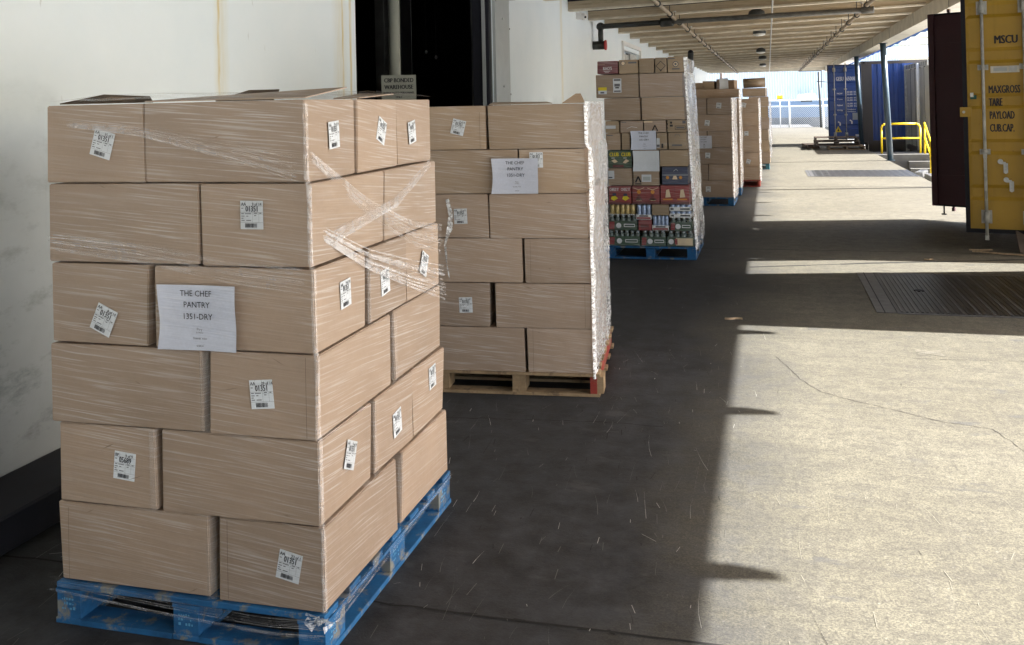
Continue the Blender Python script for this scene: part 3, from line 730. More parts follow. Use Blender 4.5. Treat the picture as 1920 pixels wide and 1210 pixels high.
# ================================================================= dock levelers
def leveler(y0, y1, label, n):
    o = empty('dock_leveler', (.97, y0, 0), 0, label, 'dock plate', 'steel dock levelers set in the floor')
    b = MB(); w0 = .97-.97
    b.box(-.16, 0, -.02, y1-y0+.02, .001, .0042, 'gratelight'); b.box(0, DX-.97, -.045, -.005, .001, .0046, 'gratelight'); b.box(0, DX-.97, y1-y0+.005, y1-y0+.045, .001, .0046, 'gratelight')
    b.box(-.10, -.092, -.02, y1-y0+.02, .0043, .0052, 'black'); b.build('frame', o)
    b = MB(); b.box(0, DX-.975, 0, y1-y0, .001, .0045, 'grate'); b.box(-.004, .0, 0, y1-y0, .0047, .0062, 'black')
    for k in range(n):
        x = .03+(DX-1.03)*k/n; b.box(x, x+(DX-1.03)/n*.45, .01, y1-y0-.01, .0046, .0085, 'gratelight' if k % 3 == 0 else 'grate')
    b.build('ribbed_plate', o)
    b = MB(); b.lathe([(.045, .0), (.045, .0098)], (.30, .95, 0), 'black', 12); b.build('pull_ring', o)
leveler(8.28, 10.1, 'dark ribbed steel dock plate in shadow beside the ochre container door', 56)
leveler(22.6, 24.6, 'sunlit ribbed steel dock plate farther down the dock', 44)

# ================================================================= containers
def corr_wall(b, p0, p1, z0, z1, m, nrm, n):
    """vertical corrugated sheet from p0 to p1, thickness outward along nrm"""
    p0, p1, nrm = Vector(p0), Vector(p1), Vector(nrm); i = b.mi(m); pts = []
    for k in range(n):
        for f, d in ((0, 0), (.30, 0), (.45, .036), (.80, .036), (.95, 0)):
            pts.append((p0+(p1-p0)*((k+f)/n)) + nrm*(d-.036))
    pts.append(p1-nrm*.036)
    lo = [b.bm.verts.new((p.x, p.y, z0)) for p in pts]; hi = [b.bm.verts.new((p.x, p.y, z1)) for p in pts]
    for a in range(len(pts)-1): b.bm.faces.new((lo[a], lo[a+1], hi[a+1], hi[a])).material_index = i
def door_leaf(parent, hinge, rot, sgn, ext, intr, gasket, name='door', W=1.17, H=2.70, fit=None, label=None):
    """door leaf; local x runs from the free edge (0) to the hinge (W); outside face looks to local -y"""
    hx, hy, hz = hinge
    o = bpy.data.objects.new(name, None); COL.objects.link(o); o.parent = parent; o.location = hinge; o.rotation_euler = (0, 0, rot); o.empty_display_size = .1
    if label: o['label'] = label
    x0 = -W
    b = MB(); b.box(x0, 0, .012, .048, 0, H, intr); 
    # recessed horizontal profile on the outside
    i = b.mi(ext); prof = [(.045, 0)]
    z = .10; zs = [(.045, .0)]
    nrib = 5; step = (H-.1)/nrib
    for k in range(nrib):
        zc = .06+step*(k+.72)
        if zc+.09 < H-.06: zs += [(zc-.09, .0), (zc-.05, .022), (zc+.05, .022), (zc+.09, .0)]
    zs.append((H-.045, 0))
    L_ = [b.bm.verts.new((x0+.05, -.012+d, z)) for z, d in zs]; Rr = [b.bm.verts.new((-.05, -.012+d, z)) for z, d in zs]
    for a in range(len(zs)-1): b.bm.faces.new((L_[a], Rr[a], Rr[a+1], L_[a+1])).material_index = i
    for s, A in ((x0+.02, L_), (-.02, Rr)):
        for a in range(len(zs)-1):
            v = [b.bm.verts.new((s, -.006, zs[a][0])), b.bm.verts.new((s, -.006, zs[a+1][0]))]
            b.bm.faces.new((v[0], A[a], A[a+1], v[1]) if s < -.5 else (A[a], v[0], v[1], A[a+1])).material_index = i
    b.box(x0+.02, -.02, -.0065, .0118, .02, .0449, ext); b.box(x0+.02, -.02, -.0065, .0118, H-.0449, H-.02, ext)
    b.box(x0+.02, -.02, .0105, .0118, .045, H-.045, ext)
    b.build('panel', o)
    b = MB(); g = .028
    b.box(x0-g, x0+.019, -.010, .030, -g, H+g, gasket); b.box(-.019, 0, -.010, .030, -g, H+g, gasket)
    b.box(x0+.0195, -.0195, -.009, .029, -g, .0195, gasket); b.box(x0+.0195, -.0195, -.009, .029, H-.0195, H+g, gasket); b.build('gasket', o)
    return o
def lock_rod(door, x, m='whitepaint', H=2.70, kink=True, hand=None):
    b = MB(); r = .0175
    b.tube((x, -.055, -.07), (x, -.055, H+.06), r, m, 12)
    for z in (.16, .90, 1.86, H-.16):
        big = z in (.16, H-.16)
        b.box(x-.055, x+.055, -.022, -.0125, z-(.075 if big else .03), z+(.075 if big else .03), m)
        b.tube((x, -.055, z-(.06 if big else .02)), (x, -.055, z+(.06 if big else .02)), .030, m, 12)
        for sx in (-.042, .042): b.tube((x+sx, -.026, z), (x+sx, -.014, z), .010, m, 6)
    b.box(x-.02, x+.02, -.075, -.035, -.10, -.05, m); b.box(x-.02, x+.02, -.075, -.035, H+.04, H+.09, m)
    b.build('lock_rod', door)
    if hand:
        b = MB(); z = hand
        b.box(x-.012, x+.012, -.10, -.07, z-.40, z-.02, m); b.box(x-.02, x+.02, -.092, -.05, z-.03, z+.02, m); b.build('handle', door)
def cam_plate(door, x, z, m='galv'):
    b = MB(); b.tube((x, -.014, z), (x, -.05, z), .028, m, 12); b.box(x, x+.055, -.045, -.02, z-.03, z-.005, m)
    b.box(x+.03, x+.075, -.035, -.0125, z-.13, z-.02, m); b.tube((x+.052, -.034, z-.12), (x+.052, -.055, z-.12), .018, m, 10)
    b.build('handle_catch', door)
def container(X0, Y0, Wd, L, z0, z1, side, frame_, label, rot=0, pw=.16):
    """origin at the near rear corner; extends +x (L) and +y (Wd)"""
    o = empty('shipping_container', (X0, Y0, z0), rot, label, 'container')
    H = z1-z0; p = .16
    b = MB()
    corr_wall(b, (p, 0, 0), (L-p, 0, 0), .16, H-.12, side, (0, -1, 0), int((L-2*p)/.28)); b.build('near_side', o)
    b = MB(); corr_wall(b, (p, Wd, 0), (L-p, Wd, 0), .16, H-.12, side, (0, 1, 0), int((L-2*p)/.28)); b.build('far_side', o)
    b = MB(); corr_wall(b, (L, p, 0), (L, Wd-p, 0), .16, H-.12, side, (1, 0, 0), 9); b.build('front_end', o)
    b = MB(); b.box(.05, L-.05, .05, Wd-.05, H-.07, H-.04, side); b.build('roof', o)
    b = MB(); b.box(.05, L-.05, .05, Wd-.05, .12, .155, 'cwood'); b.build('floor', o)
    for x in (0, L-p):
        for y in (0, Wd-.16):
            b = MB(); b.box(x, x+(pw if x == 0 else .16), y-(.004 if pw > .2 else 0), y+.16, .12, H-.12, frame_); b.build('corner_post', o)
            for z in (0, H-.12):
                b = MB(); b.box(x-.005, x+.175, y-.005, y+.165, z, z+.118, frame_)
                b.box(x+.05, x+.12, y-.008, y-.0055, z+.035, z+.085, 'black'); b.build('corner_casting', o)
    for y in (0, Wd-.07):
        b = MB(); b.box(.18, L-.18, y, y+.07, H-.118, H-.005, frame_); b.box(.18, L-.18, y, y+.07, .01, .158, frame_); b.build('side_rail', o)
    b = MB(); b.box(0, .10, .17, Wd-.17, H-.118, H-.01, frame_); b.box(0, .10, .17, Wd-.17, .01, .15, frame_); b.build('end_rail', o)
    return o
# ochre container next to the near leveler, both doors swung out over the dock
c1 = container(3.30, 11.62, 2.44, 12.0, .10, 3.12, 'cyellow', 'cmaroon', 'ochre yellow shipping container with its doors swung out over the dock')
a1 = math.atan2(-.26, 1.13)
d1 = door_leaf(c1, (-.02, -.03, .125), a1, 1, 'cyellow', 'cmaroon', 'black', W=1.13, label='ochre outer face of the near door, lettered MSCU')
for x in (-.942, -.522): lock_rod(d1, x, 'whitepaint', hand=.86)
for x, z in ((-.79, .79), (-.735, .585)): cam_plate(d1, x, z)
b = MB(); b.box(-.865, -.575, -.03, -.0125, 1.795, 1.87, 'ventpaint'); b.box(-.835, -.70, -.0325, -.0302, 1.812, 1.852, 'steel'); b.box(-.68, -.60, -.04, -.0302, 1.80, 1.865, 'galv')
b.build('vent_cover', d1)
b = MB()
def dtext(t, xl, zb, ht, wd, bold=.002):
    b = MB(); T = frame((-1.13+xl, -.0135, zb), *FR); g_ = text_geo(t); s_ = ht/.70; b.text(t, s_, T, 'ink', wd/(g_[2]*s_), 'L', bold*1.7); b.build('lettering', d1)
zo = -.225
dtext('MSCU', .307, 2.352+zo, .092, .235, .003)
dtext('MAXGROSS', .238, 1.790+zo, .088, .318); dtext('TARE', .240, 1.645+zo, .088, .135); dtext('PAYLOAD', .243, 1.497+zo, .088, .25); dtext('CUB.CAP.', .243, 1.352+zo, .088, .245)
b = MB(); b.box(-1.19, -1.07, -.035, -.0125, 1.30, 1.41, 'cyellow'); b.tube((-1.15, -.05, 1.355), (-1.15, -.036, 1.355), .016, 'galv', 8); b.build('door_tab', d1)
b = MB(); b.rect(frame((-1.13, -.0140, 0), *FR), .05, .115, 1.50, 1.545, 'ygreen'); b.rect(frame((-1.13, -.0145, 0), *FR), .05, .085, 1.525, 1.575, 'white'); b.build('sticker', d1)
a2 = math.atan2(-.62, 1.0)
d2 = door_leaf(c1, (-.02, 2.47, .125), a2, 1, 'cmaroon', 'cmaroon', 'black', W=1.18, label='dark maroon inner face of the far door')
for x in (-.95, -.55): lock_rod(d2, x, 'cmaroon')
# mirror leaf so its plain side faces the camera
d2.rotation_euler = (0, 0, a2+math.pi); d2.location = (-.02, 2.47, .125)
for ch in d2.children: ch.matrix_local = Matrix.Translation((0, 0, 0)) @ Matrix.Rotation(0, 4, 'Z') @ Matrix.Scale(-1, 4, (1, 0, 0))
b = MB(); b.box(.03, 1.10, -.0, .010, .05, .12, 'cmaroon')
for k in range(5): b.box(.10, 1.12, .049, .058, .30+k*.5, .42+k*.5, 'cmaroon')
b.box(1.12, 1.20, .030, .075, -.02, 2.72, 'cmaroon'); b.tube((1.05, .03, -.13), (1.05, .03, 0), .012, 'black', 6); b.box(1.02, 1.08, .02, .05, -.15, -.13, 'black')
b.build('inner_ribs', d2)

# blue container with one door swung out
c2 = container(3.36, 37.62, 2.44, 12.0, .02, 3.16, 'cblue', 'crust', 'blue corrugated shipping container with a rusty frame and open lettered door', pw=.36)
d3 = door_leaf(c2, (-.02, -.05, .25), 0, 1, 'cblue', 'cblued', 'cblued', W=1.18, H=2.76, label='blue door with white lettering and a yellow warning triangle')
for x in (-.965, -.565): lock_rod(d3, x, 'whitepaint', H=2.76, hand=.85)
b = MB()
def bt(t, xl, z, ht, wd, m='whiteink', bold=.004):
    b = MB(); T = frame((-1.18+xl, -.0135, z), *FR); g_ = text_geo(t); s_ = ht/.70; b.text(t, s_, T, m, wd/(g_[2]*s_), 'L', bold); b.build('lettering', d3)
bt('GESU', .28, 2.18, .15, .27); bt('650085', .65, 2.18, .15, .36)
for t, z in (('MGW', 1.67), ('Tare', 1.45), ('Payload', 1.23), ('CU Cap', 1.04)): bt(t, .30, z, .055, .20, 'whiteink', .003)
for z in (1.72, 1.63, 1.50, 1.41, 1.28, 1.19): bt('30,480  KG', .66, z, .06, .34, 'whiteink', .003)
for z in (1.07, .99): bt('Ventilation', .66, z, .05, .30, 'whiteink', .002)
T = frame((-1.18, -.0135, 0), *FR); b = MB()
b.face([T @ Vector(p) for p in ((.20, .24, 0), (.45, .24, 0), (.325, .47, 0))], 'signyellow'); b.face([T @ Vector(p) for p in ((.29, .27, .001), (.36, .27, .001), (.325, .38, .001))], 'ink')
b.build('warning_triangle', d3)
b = MB(); b.rect(T, .84, 1.02, .70, .96, 'steel'); b.build('data_plate', d3)
b = MB(); b.rect(T, .93, 1.06, .08, .15, 'white'); b.build('sticker', d3)
for x, z in ((-.84, .62), (-.42, .68)): cam_plate(d3, x, z, 'white')
# chassis under the blue container
def chassis(X, Y, L, Wd, label, z=-.02):
    o = empty('trailer_chassis', (X, Y, -1.2), 0, label, 'trailer')
    b = MB(); b.box(0, L, .5, .75, .75, 1.2+z-.01, 'crust'); b.box(0, L, Wd-.75, Wd-.5, .75, 1.2+z-.01, 'crust'); b.box(.0, .12, .1, Wd-.1, .60, .95, 'crust'); b.build('frame', o)
    for x in (1.1, 2.4):
        for y in (.02, Wd-.30):
            b = MB(); b.tube((x, y, .5), (x, y+.28, .5), .49, 'black', 24); b.build('tyre', o)
            b = MB(); b.tube((x, y-.004, .5), (x, y+.2, .5), .26, 'galv', 16); b.build('rim', o)
    b = MB(); b.box(.02, .05, .2, .5, .62, .72, 'redpaint'); b.box(.3, .42, -.01, .02, .80, .86, 'white'); b.box(1.5, 1.8, -.01, .02, .82, .87, 'white'); b.build('reflector', o)
chassis(3.6, 37.62, 11, 2.44, 'dark trailer chassis with black tyres under the blue container', 1.2-1.2+.02-.0)
chassis(3.6, 11.62, 11, 2.44, 'dark trailer chassis under the ochre container', .10)
# dirty white container parked alongside the dock
for XC, YC, labc in ((4.9, 32.4, 'dirty white container parked behind the yellow stair rail'), (6.7, 23.4, 'dirty white container set farther back, mostly behind the maroon door')):
  o = empty('shipping_container', (XC, YC, -1.2), 0, labc, 'container', 'dirty white containers in the yard')
  b = MB(); X0 = 0; L = 5.16
  for k in range(5):
      y0 = k*1.03; b.box(X0+.02, X0+.045, y0+.01, y0+1.0, 1.26, 3.95, 'cwhite'); b.box(X0+.05, X0+.06, y0+.01, y0+1.0, 2.5, 2.515, 'steel')
      b.box(X0+.012, X0+.06, y0+1.005, y0+1.03, 1.25, 3.98, 'crust' if k % 3 else 'steeldark')
  b.box(X0+.065, 2.4, .1, L-.1, 1.22, 3.98, 'cwhite'); b.build('body', o)
  b = MB(); b.box(X0-.03, X0+.06, 0, L, 3.981, 4.15, 'cwhite'); b.box(X0-.03, X0+.06, 0, L, 1.08, 1.24, 'crust')
  for k in range(12): b.box(X0-.036, X0-.031, .2+k*.4, .32+k*.4, 4.0, 4.12, 'steeldark')
  b.build('side_rail', o)
  b = MB(); b.box(X0-.06, X0+.05, L-.12, L, .98, 4.15, 'whitepaint'); b.build('corner_post', o)
  b = MB(); b.tube((X0-.12, 1.5, 1.2), (X0-.10, 1.5, 4.1), .05, 'white', 10); b.build('vertical_pipe', o)
  for y in (1.2, 2.5, 4.2):
      b = MB(); b.tube((.2, y, .5), (.5, y, .5), .5, 'black', 22); b.tube((1.9, y, .5), (2.2, y, .5), .5, 'black', 22); b.build('wheel', o)
  b = MB(); b.box(.3, 2.1, .3, L-.3, .8, 1.07, 'crust'); b.build('chassis', o)
# small box truck backed to the near leveler, out of the frame, casts the first band of shade
o = empty('box_truck', (3.34, 8.35, -1.2), 0, 'white box truck backed up to the near dock plate', 'truck')
b = MB(); b.box(0, 5.2, 0, 2.27, 1.0, 4.30, 'cwhite'); b.build('box_body', o)
b = MB(); b.box(-.012, -.001, .08, 2.19, 1.1, 4.2, 'whitepaint'); b.build('rear_door', o)
b = MB(); b.box(5.25, 7.1, 0, 2.27, .5, 1.5, 'white'); b.box(5.5, 6.9, .06, 2.21, 1.5, 2.45, 'white'); b.build('cab', o)
for x in (1.3, 6.2):
    for y in (.02, 2.0): b = MB(); b.tube((x, y, .42), (x, y+.25, .42), .42, 'black', 20); b.build('wheel', o)
b = MB(); b.box(.1, 5.3, .4, 1.3, .7, .99, 'crust'); b.build('chassis', o)

# ================================================================= yard stair, rails, far things
o = empty('yard_stair', (3.21, 30.6, -1.2), 0, 'grey concrete landing and steps down to the yard beside the dock', 'stairs')
b = MB(); b.box(0, 1.62, .9, 2.6, 0, 1.19, 'concdark'); b.build('landing', o)
b = MB()
for k in range(5): b.box(.9, 1.62, .9-.3*(k+1), .9-.3*k-.001, 0, 1.19-.2*(k+1), 'concdark')
b.build('steps', o)
o = empty('stair_railing', (3.41, 32.0, 0), 0, 'yellow tubular railing round the stair landing at the dock edge', 'railing')
b = MB(); r = .032; rr_ = [(0, 0, 0), (0, 0, .82), (.04, 0, .90), (.12, 0, .935), (1.02, 0, .935), (1.10, 0, .90), (1.14, 0, .82), (1.14, 0, 0)]
b.path(rr_, r, 'yellow', 10); b.tube((0, 0, .48), (1.14, 0, .48), r, 'yellow', 10); b.build('landing_rail', o)
b = MB()
b.path([(1.22, -.35, 0), (1.22, -.35, .95), (1.26, -2.3, -.15), (1.26, -2.3, -1.15)], r, 'yellow', 10); b.path([(1.22, -.35, .50), (1.26, -2.3, -.58)], r, 'yellow', 10)
b.tube((1.24, -1.3, .42), (1.24, -1.3, -.9), r, 'yellow', 10); b.build('stair_rail', o)
# rubble and a pale slab on the dock edge
b = MB(); b.box(3.22, 3.72, 21.2, 25.4, -1.2, -.12, 'concdark')
b.build('dock_bumper_ledge', label='narrow grey concrete ledge outside the dock edge', cat='ledge')
for i, (x, y, l, a, lab) in enumerate(((3.45, 24.2, .9, 1.3, 'pale chunk of timber lying on the ledge beyond the dock plate'), (3.5, 22.6, 1.5, 1.6, 'long pale timber lying along the ledge beyond the dock plate'), (3.55, 21.6, .6, .9, 'short broken timber at the near end of the ledge'))):
    b = MB(); b.box(-l/2, l/2, -.09, .09, 0, .13, 'whitepaint'); b.build('timber_offcut', None, (x, y, -.118), a, label=lab, cat='timber', bevel=.012, group='timber pieces on the dock ledge')

o = empty('power_lines', (0, 105, 0), 0, 'thin power lines crossing the sky above the containers', 'wires')
for k in range(4):
    b = MB(); z = 7.6+.75*k; pts = [(-5+2.5*j, .6*k, z-.9*math.sin(j/16*math.pi)+.06*j) for j in range(17)]
    for a, c in zip(pts[:-1], pts[1:]): b.tube(a, c, .028, 'steeldark', 5)
    b.build('wire', o)
for x in (-5, 35):
    b = MB(); b.tube((x, 0, -1.2), (x, 0, 11), .14, 'darkwood', 8); b.build('pole', o)
# pallets lying by the blue door
wood_pallet(3.14, 34.3, R(1), 'pale pallet at the bottom of the low pile by the blue door', 'wood', W=1.2, z=.002, group='pallets piled by the blue door')
for k in range(2):
    wood_pallet(3.0-.05*k, 34.5-.05*k, R(3-3*k), ['dark pallet in the middle of the low pile by the blue door', 'dark pallet on top of the low pile by the blue door'][k], 'darkwood', z=.145*(k+1)+.002, W=1.45, group='pallets piled by the blue door')
wood_pallet(1.72, 35.6, R(5), 'dark pallet lying on the floor left of the low pile', 'darkwood', z=.002, W=.5)

# fence
o = empty('chain_link_fence', (0, 62.6, 0), 0, 'white chain link fence closing the far end of the dock', 'fence')
for x in (-4.5, -2.0, 1.20, 3.25, 5.9, 8.5):
    b = MB(); b.tube((x, 0, -.1), (x, 0, 1.78), .05, 'white', 10); b.build('post', o)
b = MB(); b.tube((-4.5, 0, 1.75), (8.5, 0, 1.75), .035, 'white', 8); b.tube((-4.5, -.02, 1.38), (8.5, -.02, 1.38), .035, 'white', 8); b.build('rail', o)
b = MB(); b.face([(-4.5, .03, .02), (8.5, .03, .02), (8.5, .03, 1.35), (-4.5, .03, 1.35)], 'chain'); b.build('wire_mesh', o)
b = MB(); b.tube((3.10, 62.2, 0), (3.02, 62.2, 3.5), .065, 'pipeblack', 12); b.build('utility_pole', label='black pole standing in front of the far fence', cat='pole')
o = empty('warning_sign', (.68, 66, 0), 0, 'small yellow warning sign on a pole behind the far fence', 'sign')
b = MB(); b.tube((.0, 0, -.3), (0, 0, 2.2), .03, 'white', 8); b.build('pole', o)
b = MB(); b.box(-.19, .19, -.04, -.02, 1.83, 2.1, 'signyellow'); b.box(-.19, .19, -.042, -.039, 1.815, 1.86, 'ink'); b.build('board', o)
o = empty('wall_tank', (4.3, 118.5, 1.6), 0, 'small white tank against the far pale blue building', 'tank')
b = MB(); b.tube((-.75, 0, .5), (.75, 0, .5), .36, 'white', 18); b.ball((-.75, 0, .5), .36, 'white', 14); b.ball((.75, 0, .5), .36, 'white', 14); b.tube((.6, 0, .8), (.6, 0, 1.3), .05, 'white', 6); b.build('shell', o)
b = MB(); b.box(-.65, .65, -.2, .2, -.1, .15, 'steeldark'); b.build('cradle', o)
o = empty('far_building', (0, 120, 0), 0, 'long pale blue corrugated building beyond the far fence', 'building')
b = MB(); n = 150; x0 = -30; x1 = 15; i = b.mi('facade'); pts = []
for k in range(n):
    t = x0+(x1-x0)*k/n; s_ = (x1-x0)/n
    pts += [(t, 0), (t+s_*.45, 0), (t+s_*.55, -.10), (t+s_*.9, -.10)]
lo = [b.bm.verts.new((x, y, 1.55)) for x, y in pts]; hi = [b.bm.verts.new((x, y, 8.2)) for x, y in pts]
for a in range(len(pts)-1): b.bm.faces.new((lo[a], lo[a+1], hi[a+1], hi[a])).material_index = i
b.build('cladding', o)
b = MB(); b.box(x0, x1, .02, 20, -1.2, 8.15, 'facade'); b.build('body', o)
b = MB(); b.box(x0, x1, -.25, -.0, -1.2, 1.54, 'bluebase'); b.box(x0, x1, -.30, -.26, .9, 1.0, 'facade'); b.build('plinth', o)
b = MB(); b.box(-30, 30, 84.9, 85.2, -1.2, .25, 'concdark'); b.build('low_wall', label='low grey concrete wall beyond the far fence', cat='wall')
o = empty('yard_shed', (17, 95, -1.2), 0, 'pale corrugated roof seen over the containers at right', 'building')
b = MB(); n = 60
for k in range(n):
    xa = -6+24*k/n; xb = xa+24/n
    b.face([(xa, 0, 6.6), (xa+.2, 0, 6.75), (xa+.2, 14, 8.6), (xa, 14, 8.45)], 'facadegrey'); b.face([(xa+.2, 0, 6.75), (xb, 0, 6.6), (xb, 14, 8.45), (xa+.2, 14, 8.6)], 'facadegrey')
b.build('roof', o)
b = MB(); b.box(-5.8, 17.8, .3, 13.8, 0, 6.5, 'facadegrey'); b.build('wall', o)

# ================================================================= STACK 1 (nearest)
Hc = .2759; Z0 = .145
S1 = [(-1.468, 2.800, .0117), (-1.445, 2.773, .0024), (-1.429, 2.761, .007), (-1.421, 2.757, .012), (-1.418, 2.762, .008), (-1.413, 2.763, .003)]
rown = ['top row', 'second row down', 'third row down', 'fourth row down', 'row above the bottom', 'bottom row']
W_, D_ = 1.012, 1.215
def flap(o, pts, m='carton'):
    b = MB(); th = Vector((0, 0, .004))
    P = [Vector(p) for p in pts]
    lo = [b.bm.verts.new(p) for p in P]; hi = [b.bm.verts.new(p+th) for p in P]; i = b.mi(m); j = b.mi('inner')
    b.bm.faces.new(lo[::-1]).material_index = j; b.bm.faces.new(hi).material_index = i
    for k in range(len(P)): b.bm.faces.new((lo[k], lo[(k+1) % len(P)], hi[(k+1) % len(P)], hi[k])).material_index = i
    b.build('flap', o)
def stack_layer(px, py, rot, z, h, W, D, typ, group, desc, row, mat, labs, gap=0., flaps=None, gv=0.):
    """five-box pinwheel seen from its front and right sides; (px,py) = front right corner"""
    c, s = math.cos(rot), math.sin(rot)
    def put(key, u0, u1, v0, v1, where):
        u, v = (u0+u1)/2-W, (v0+v1)/2
        fl = flaps.get(key) if flaps else None
        return carton(px+c*u-s*v, py+s*u+c*v, z, u1-u0, v1-v0, h, rot, f'{where} in the {row} of {desc}', group, mat, labs.get(key, ()), flaps=fl)
    if typ == 'A':
        a = W*.4
        put('FL', 0, a-gap/2, 0, D/2, 'short left front carton'); put('FR', a+gap/2, W, 0, D/3-.003+(.01 if gv else 0), 'long right front carton')
        put('R2', a+.01, W, D/3+gap*.8+gv, D*2/3+gv*.4, 'middle right side carton'); put('R3', a+.01, W, D*2/3+.004+gv*.4, D, 'rear right side carton')
    else:
        a = W*.6
        put('FL', 0, a-gap/2, 0, D/3, 'long left front carton'); put('FR', a+gap/2, W, 0, D/2-.003+gv, 'short right front carton')
        put('R2', a+.01, W, D/2+gap+gv*1.6, D, 'rear right side carton')
lab1 = [
 {'FL': [('F', 0.239, .135, -16, dict(of='15 of 1'))], 'FR': [('R', .20, .150, 4, {})], 'R2': [('R', .222, .15, -22, {})], 'R3': [('R', .150, .135, 8, {})]},
 {'FR': [('F', 0.194, .172, 0, dict(of='9 of 14'))]},
 {'FL': [('F', 0.221, .085, -24, dict(of='8 of 14'))], 'FR': [('R', .222, .155, 3, {})], 'R2': [('R', .14, .130, 5, {})], 'R3': [('R', .19, .125, -26, {})]},
 {'FR': [('F', 0.192, .142, 5, dict(of='29 of 14'))]},
 {'FL': [('F', 0.264, .142, -5, dict(top='BP', of='9 of 9', num='05689'))], 'FR': [('R', .215, .155, -24, {})], 'R2': [('R', .20, .125, 6, {})], 'R3': [('R', .235, .185, 3, {})]},
 {'FR': [('F', 0.267, .140, -11, dict(of='23 of 1'))]},
]
def flaps_r(o, w_, d, h):
    flap(o, [(-w_/2, -d/2+.004, h+.001), (w_/2, -d/2+.004, h+.001), (w_/2+.085, -d/2+.14, h+.034), (-w_/2+.10, -d/2+.13, h+.012)])
def flaps_l(o, w_, d, h):
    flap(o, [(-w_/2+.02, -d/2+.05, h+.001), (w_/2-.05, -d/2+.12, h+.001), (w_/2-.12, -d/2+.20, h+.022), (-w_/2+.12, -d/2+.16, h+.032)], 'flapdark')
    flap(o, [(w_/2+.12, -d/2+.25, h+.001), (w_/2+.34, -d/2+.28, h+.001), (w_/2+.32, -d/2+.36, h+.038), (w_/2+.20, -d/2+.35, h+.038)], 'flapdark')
def flaps_m(o, w_, d, h):
    flap(o, [(w_/2-.10, -d/2+.02, h+.001), (w_/2-.002, -d/2+.03, h+.001), (w_/2-.002, d/2-.03, h+.018), (w_/2-.16, d/2-.02, h+.022)])
G1 = 'cartons of the nearest pallet stack'
for i, (x, y, a) in enumerate(S1):
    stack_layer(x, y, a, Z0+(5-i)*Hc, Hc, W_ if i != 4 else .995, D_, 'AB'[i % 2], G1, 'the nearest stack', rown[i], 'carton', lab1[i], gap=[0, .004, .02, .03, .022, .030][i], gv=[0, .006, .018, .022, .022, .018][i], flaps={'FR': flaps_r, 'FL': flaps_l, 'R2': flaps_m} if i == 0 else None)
block_pallet(-1.405, 2.752, .004, 'blue block pallet under the nearest stack of cartons', 'blue', W=1.03, D=1.235)
paper_sheet(frame((-1.847, 2.742, 1.082), (1, .007, 0), (-.02, 0, 1)), .292, .215, 'white notice taped to the front of the nearest stack', group='notices on the stacks')

# film pieces of stack 1
def ribbon(name, path, wdv, m, label, group=None, amp=.008, n=36, k=7, parent=None, off=(0, 0, 0)):
    """a crumpled ribbon; path = list of points, wdv = list of width vectors"""
    b = MB(); i = b.mi(m); P = [Vector(p) for p in path]; Wv = [Vector(v) for v in wdv]; rows = []
    for a in range(n+1):
        t = a/n*(len(P)-1); q = min(int(t), len(P)-2); f = t-q
        c = P[q].lerp(P[q+1], f); w_ = Wv[q].lerp(Wv[q+1], f); row = []
        tang = (P[q+1]-P[q]).normalized(); nn = tang.cross(w_).normalized()
        for j in range(k+1):
            s = j/k-.5; p = c+w_*s
            p += nn*(amp*(noise.noise(Vector((a*.33, j*1.7, off[0])))+.6*((j % 2)*2-1)*.5))
            p += w_*.10*noise.noise(Vector((a*.5, j*.8, 3+off[0])))
            row.append(b.bm.verts.new(p+Vector(off)*0))
        rows.append(row)
    for a in range(n):
        for j in range(k):
            f = b.bm.faces.new((rows[a][j], rows[a+1][j], rows[a+1][j+1], rows[a][j+1])); f.material_index = i; f.smooth = True
    return b.build(name, parent, label=label, cat='stretch film', group=group)
GF = 'stretch film round the stacks'
def strands(path, spread0, spread1, n, label, seed, wd=.004, m='strand'):
    """a gathered film band: many fine strands side by side along one path"""
    rr = random.Random(seed); b = MB(); P = [Vector(p) for p in path]
    for j in range(n):
        t0 = rr.uniform(-.5, .5); t1 = t0+rr.uniform(-.12, .12); w_ = wd*rr.choice((.4, .7, 1, 1.8)); dz = rr.uniform(0, .004); N = 14; pts = []
        f0, f1 = rr.uniform(0, .04), rr.uniform(.96, 1)
        for a in range(N+1):
            t = f0+(f1-f0)*a/N; q = min(int(t*(len(P)-1)), len(P)-2); f = t*(len(P)-1)-q
            c = P[q].lerp(P[q+1], f); sp = (spread0+(spread1-spread0)*t)*(t0+(t1-t0)*t)
            nx = (P[q+1]-P[q]).cross(Vector((0, 0, 1))).normalized()
            pts.append(c+Vector((0, 0, sp))+nx*(dz+.007*(1 if m == 'strand' else .3)+.001*math.sin(a*.9+j)))
        for a in range(N): b.face([pts[a]-Vector((0, 0, w_/2)), pts[a+1]-Vector((0, 0, w_/2)), pts[a+1]+Vector((0, 0, w_/2)), pts[a]+Vector((0, 0, w_/2))], m)
    b.build('film_band', None, label=label, cat='stretch film', group=GF)
strands([(-1.462, 2.79, 1.385), (-1.418, 3.15, 1.22), (-1.413, 3.55, 1.10), (-1.408, 3.955, .99)], .04, .15, 30, 'white pleated film band slanting down the right side of the nearest stack', 1, .004)
strands([(-1.470, 2.80, 1.62), (-1.440, 3.2, 1.40), (-1.425, 3.6, 1.25), (-1.415, 3.95, 1.17)], .03, .13, 26, 'thin film band slanting across the upper right side of the nearest stack', 2, .002)
strands([(-1.445, 3.955, 1.53), (-1.432, 3.5, 1.39), (-1.42, 2.9, 1.33)], .04, .05, 20, 'thin film band rising towards the rear of the nearest stack', 3, .002)
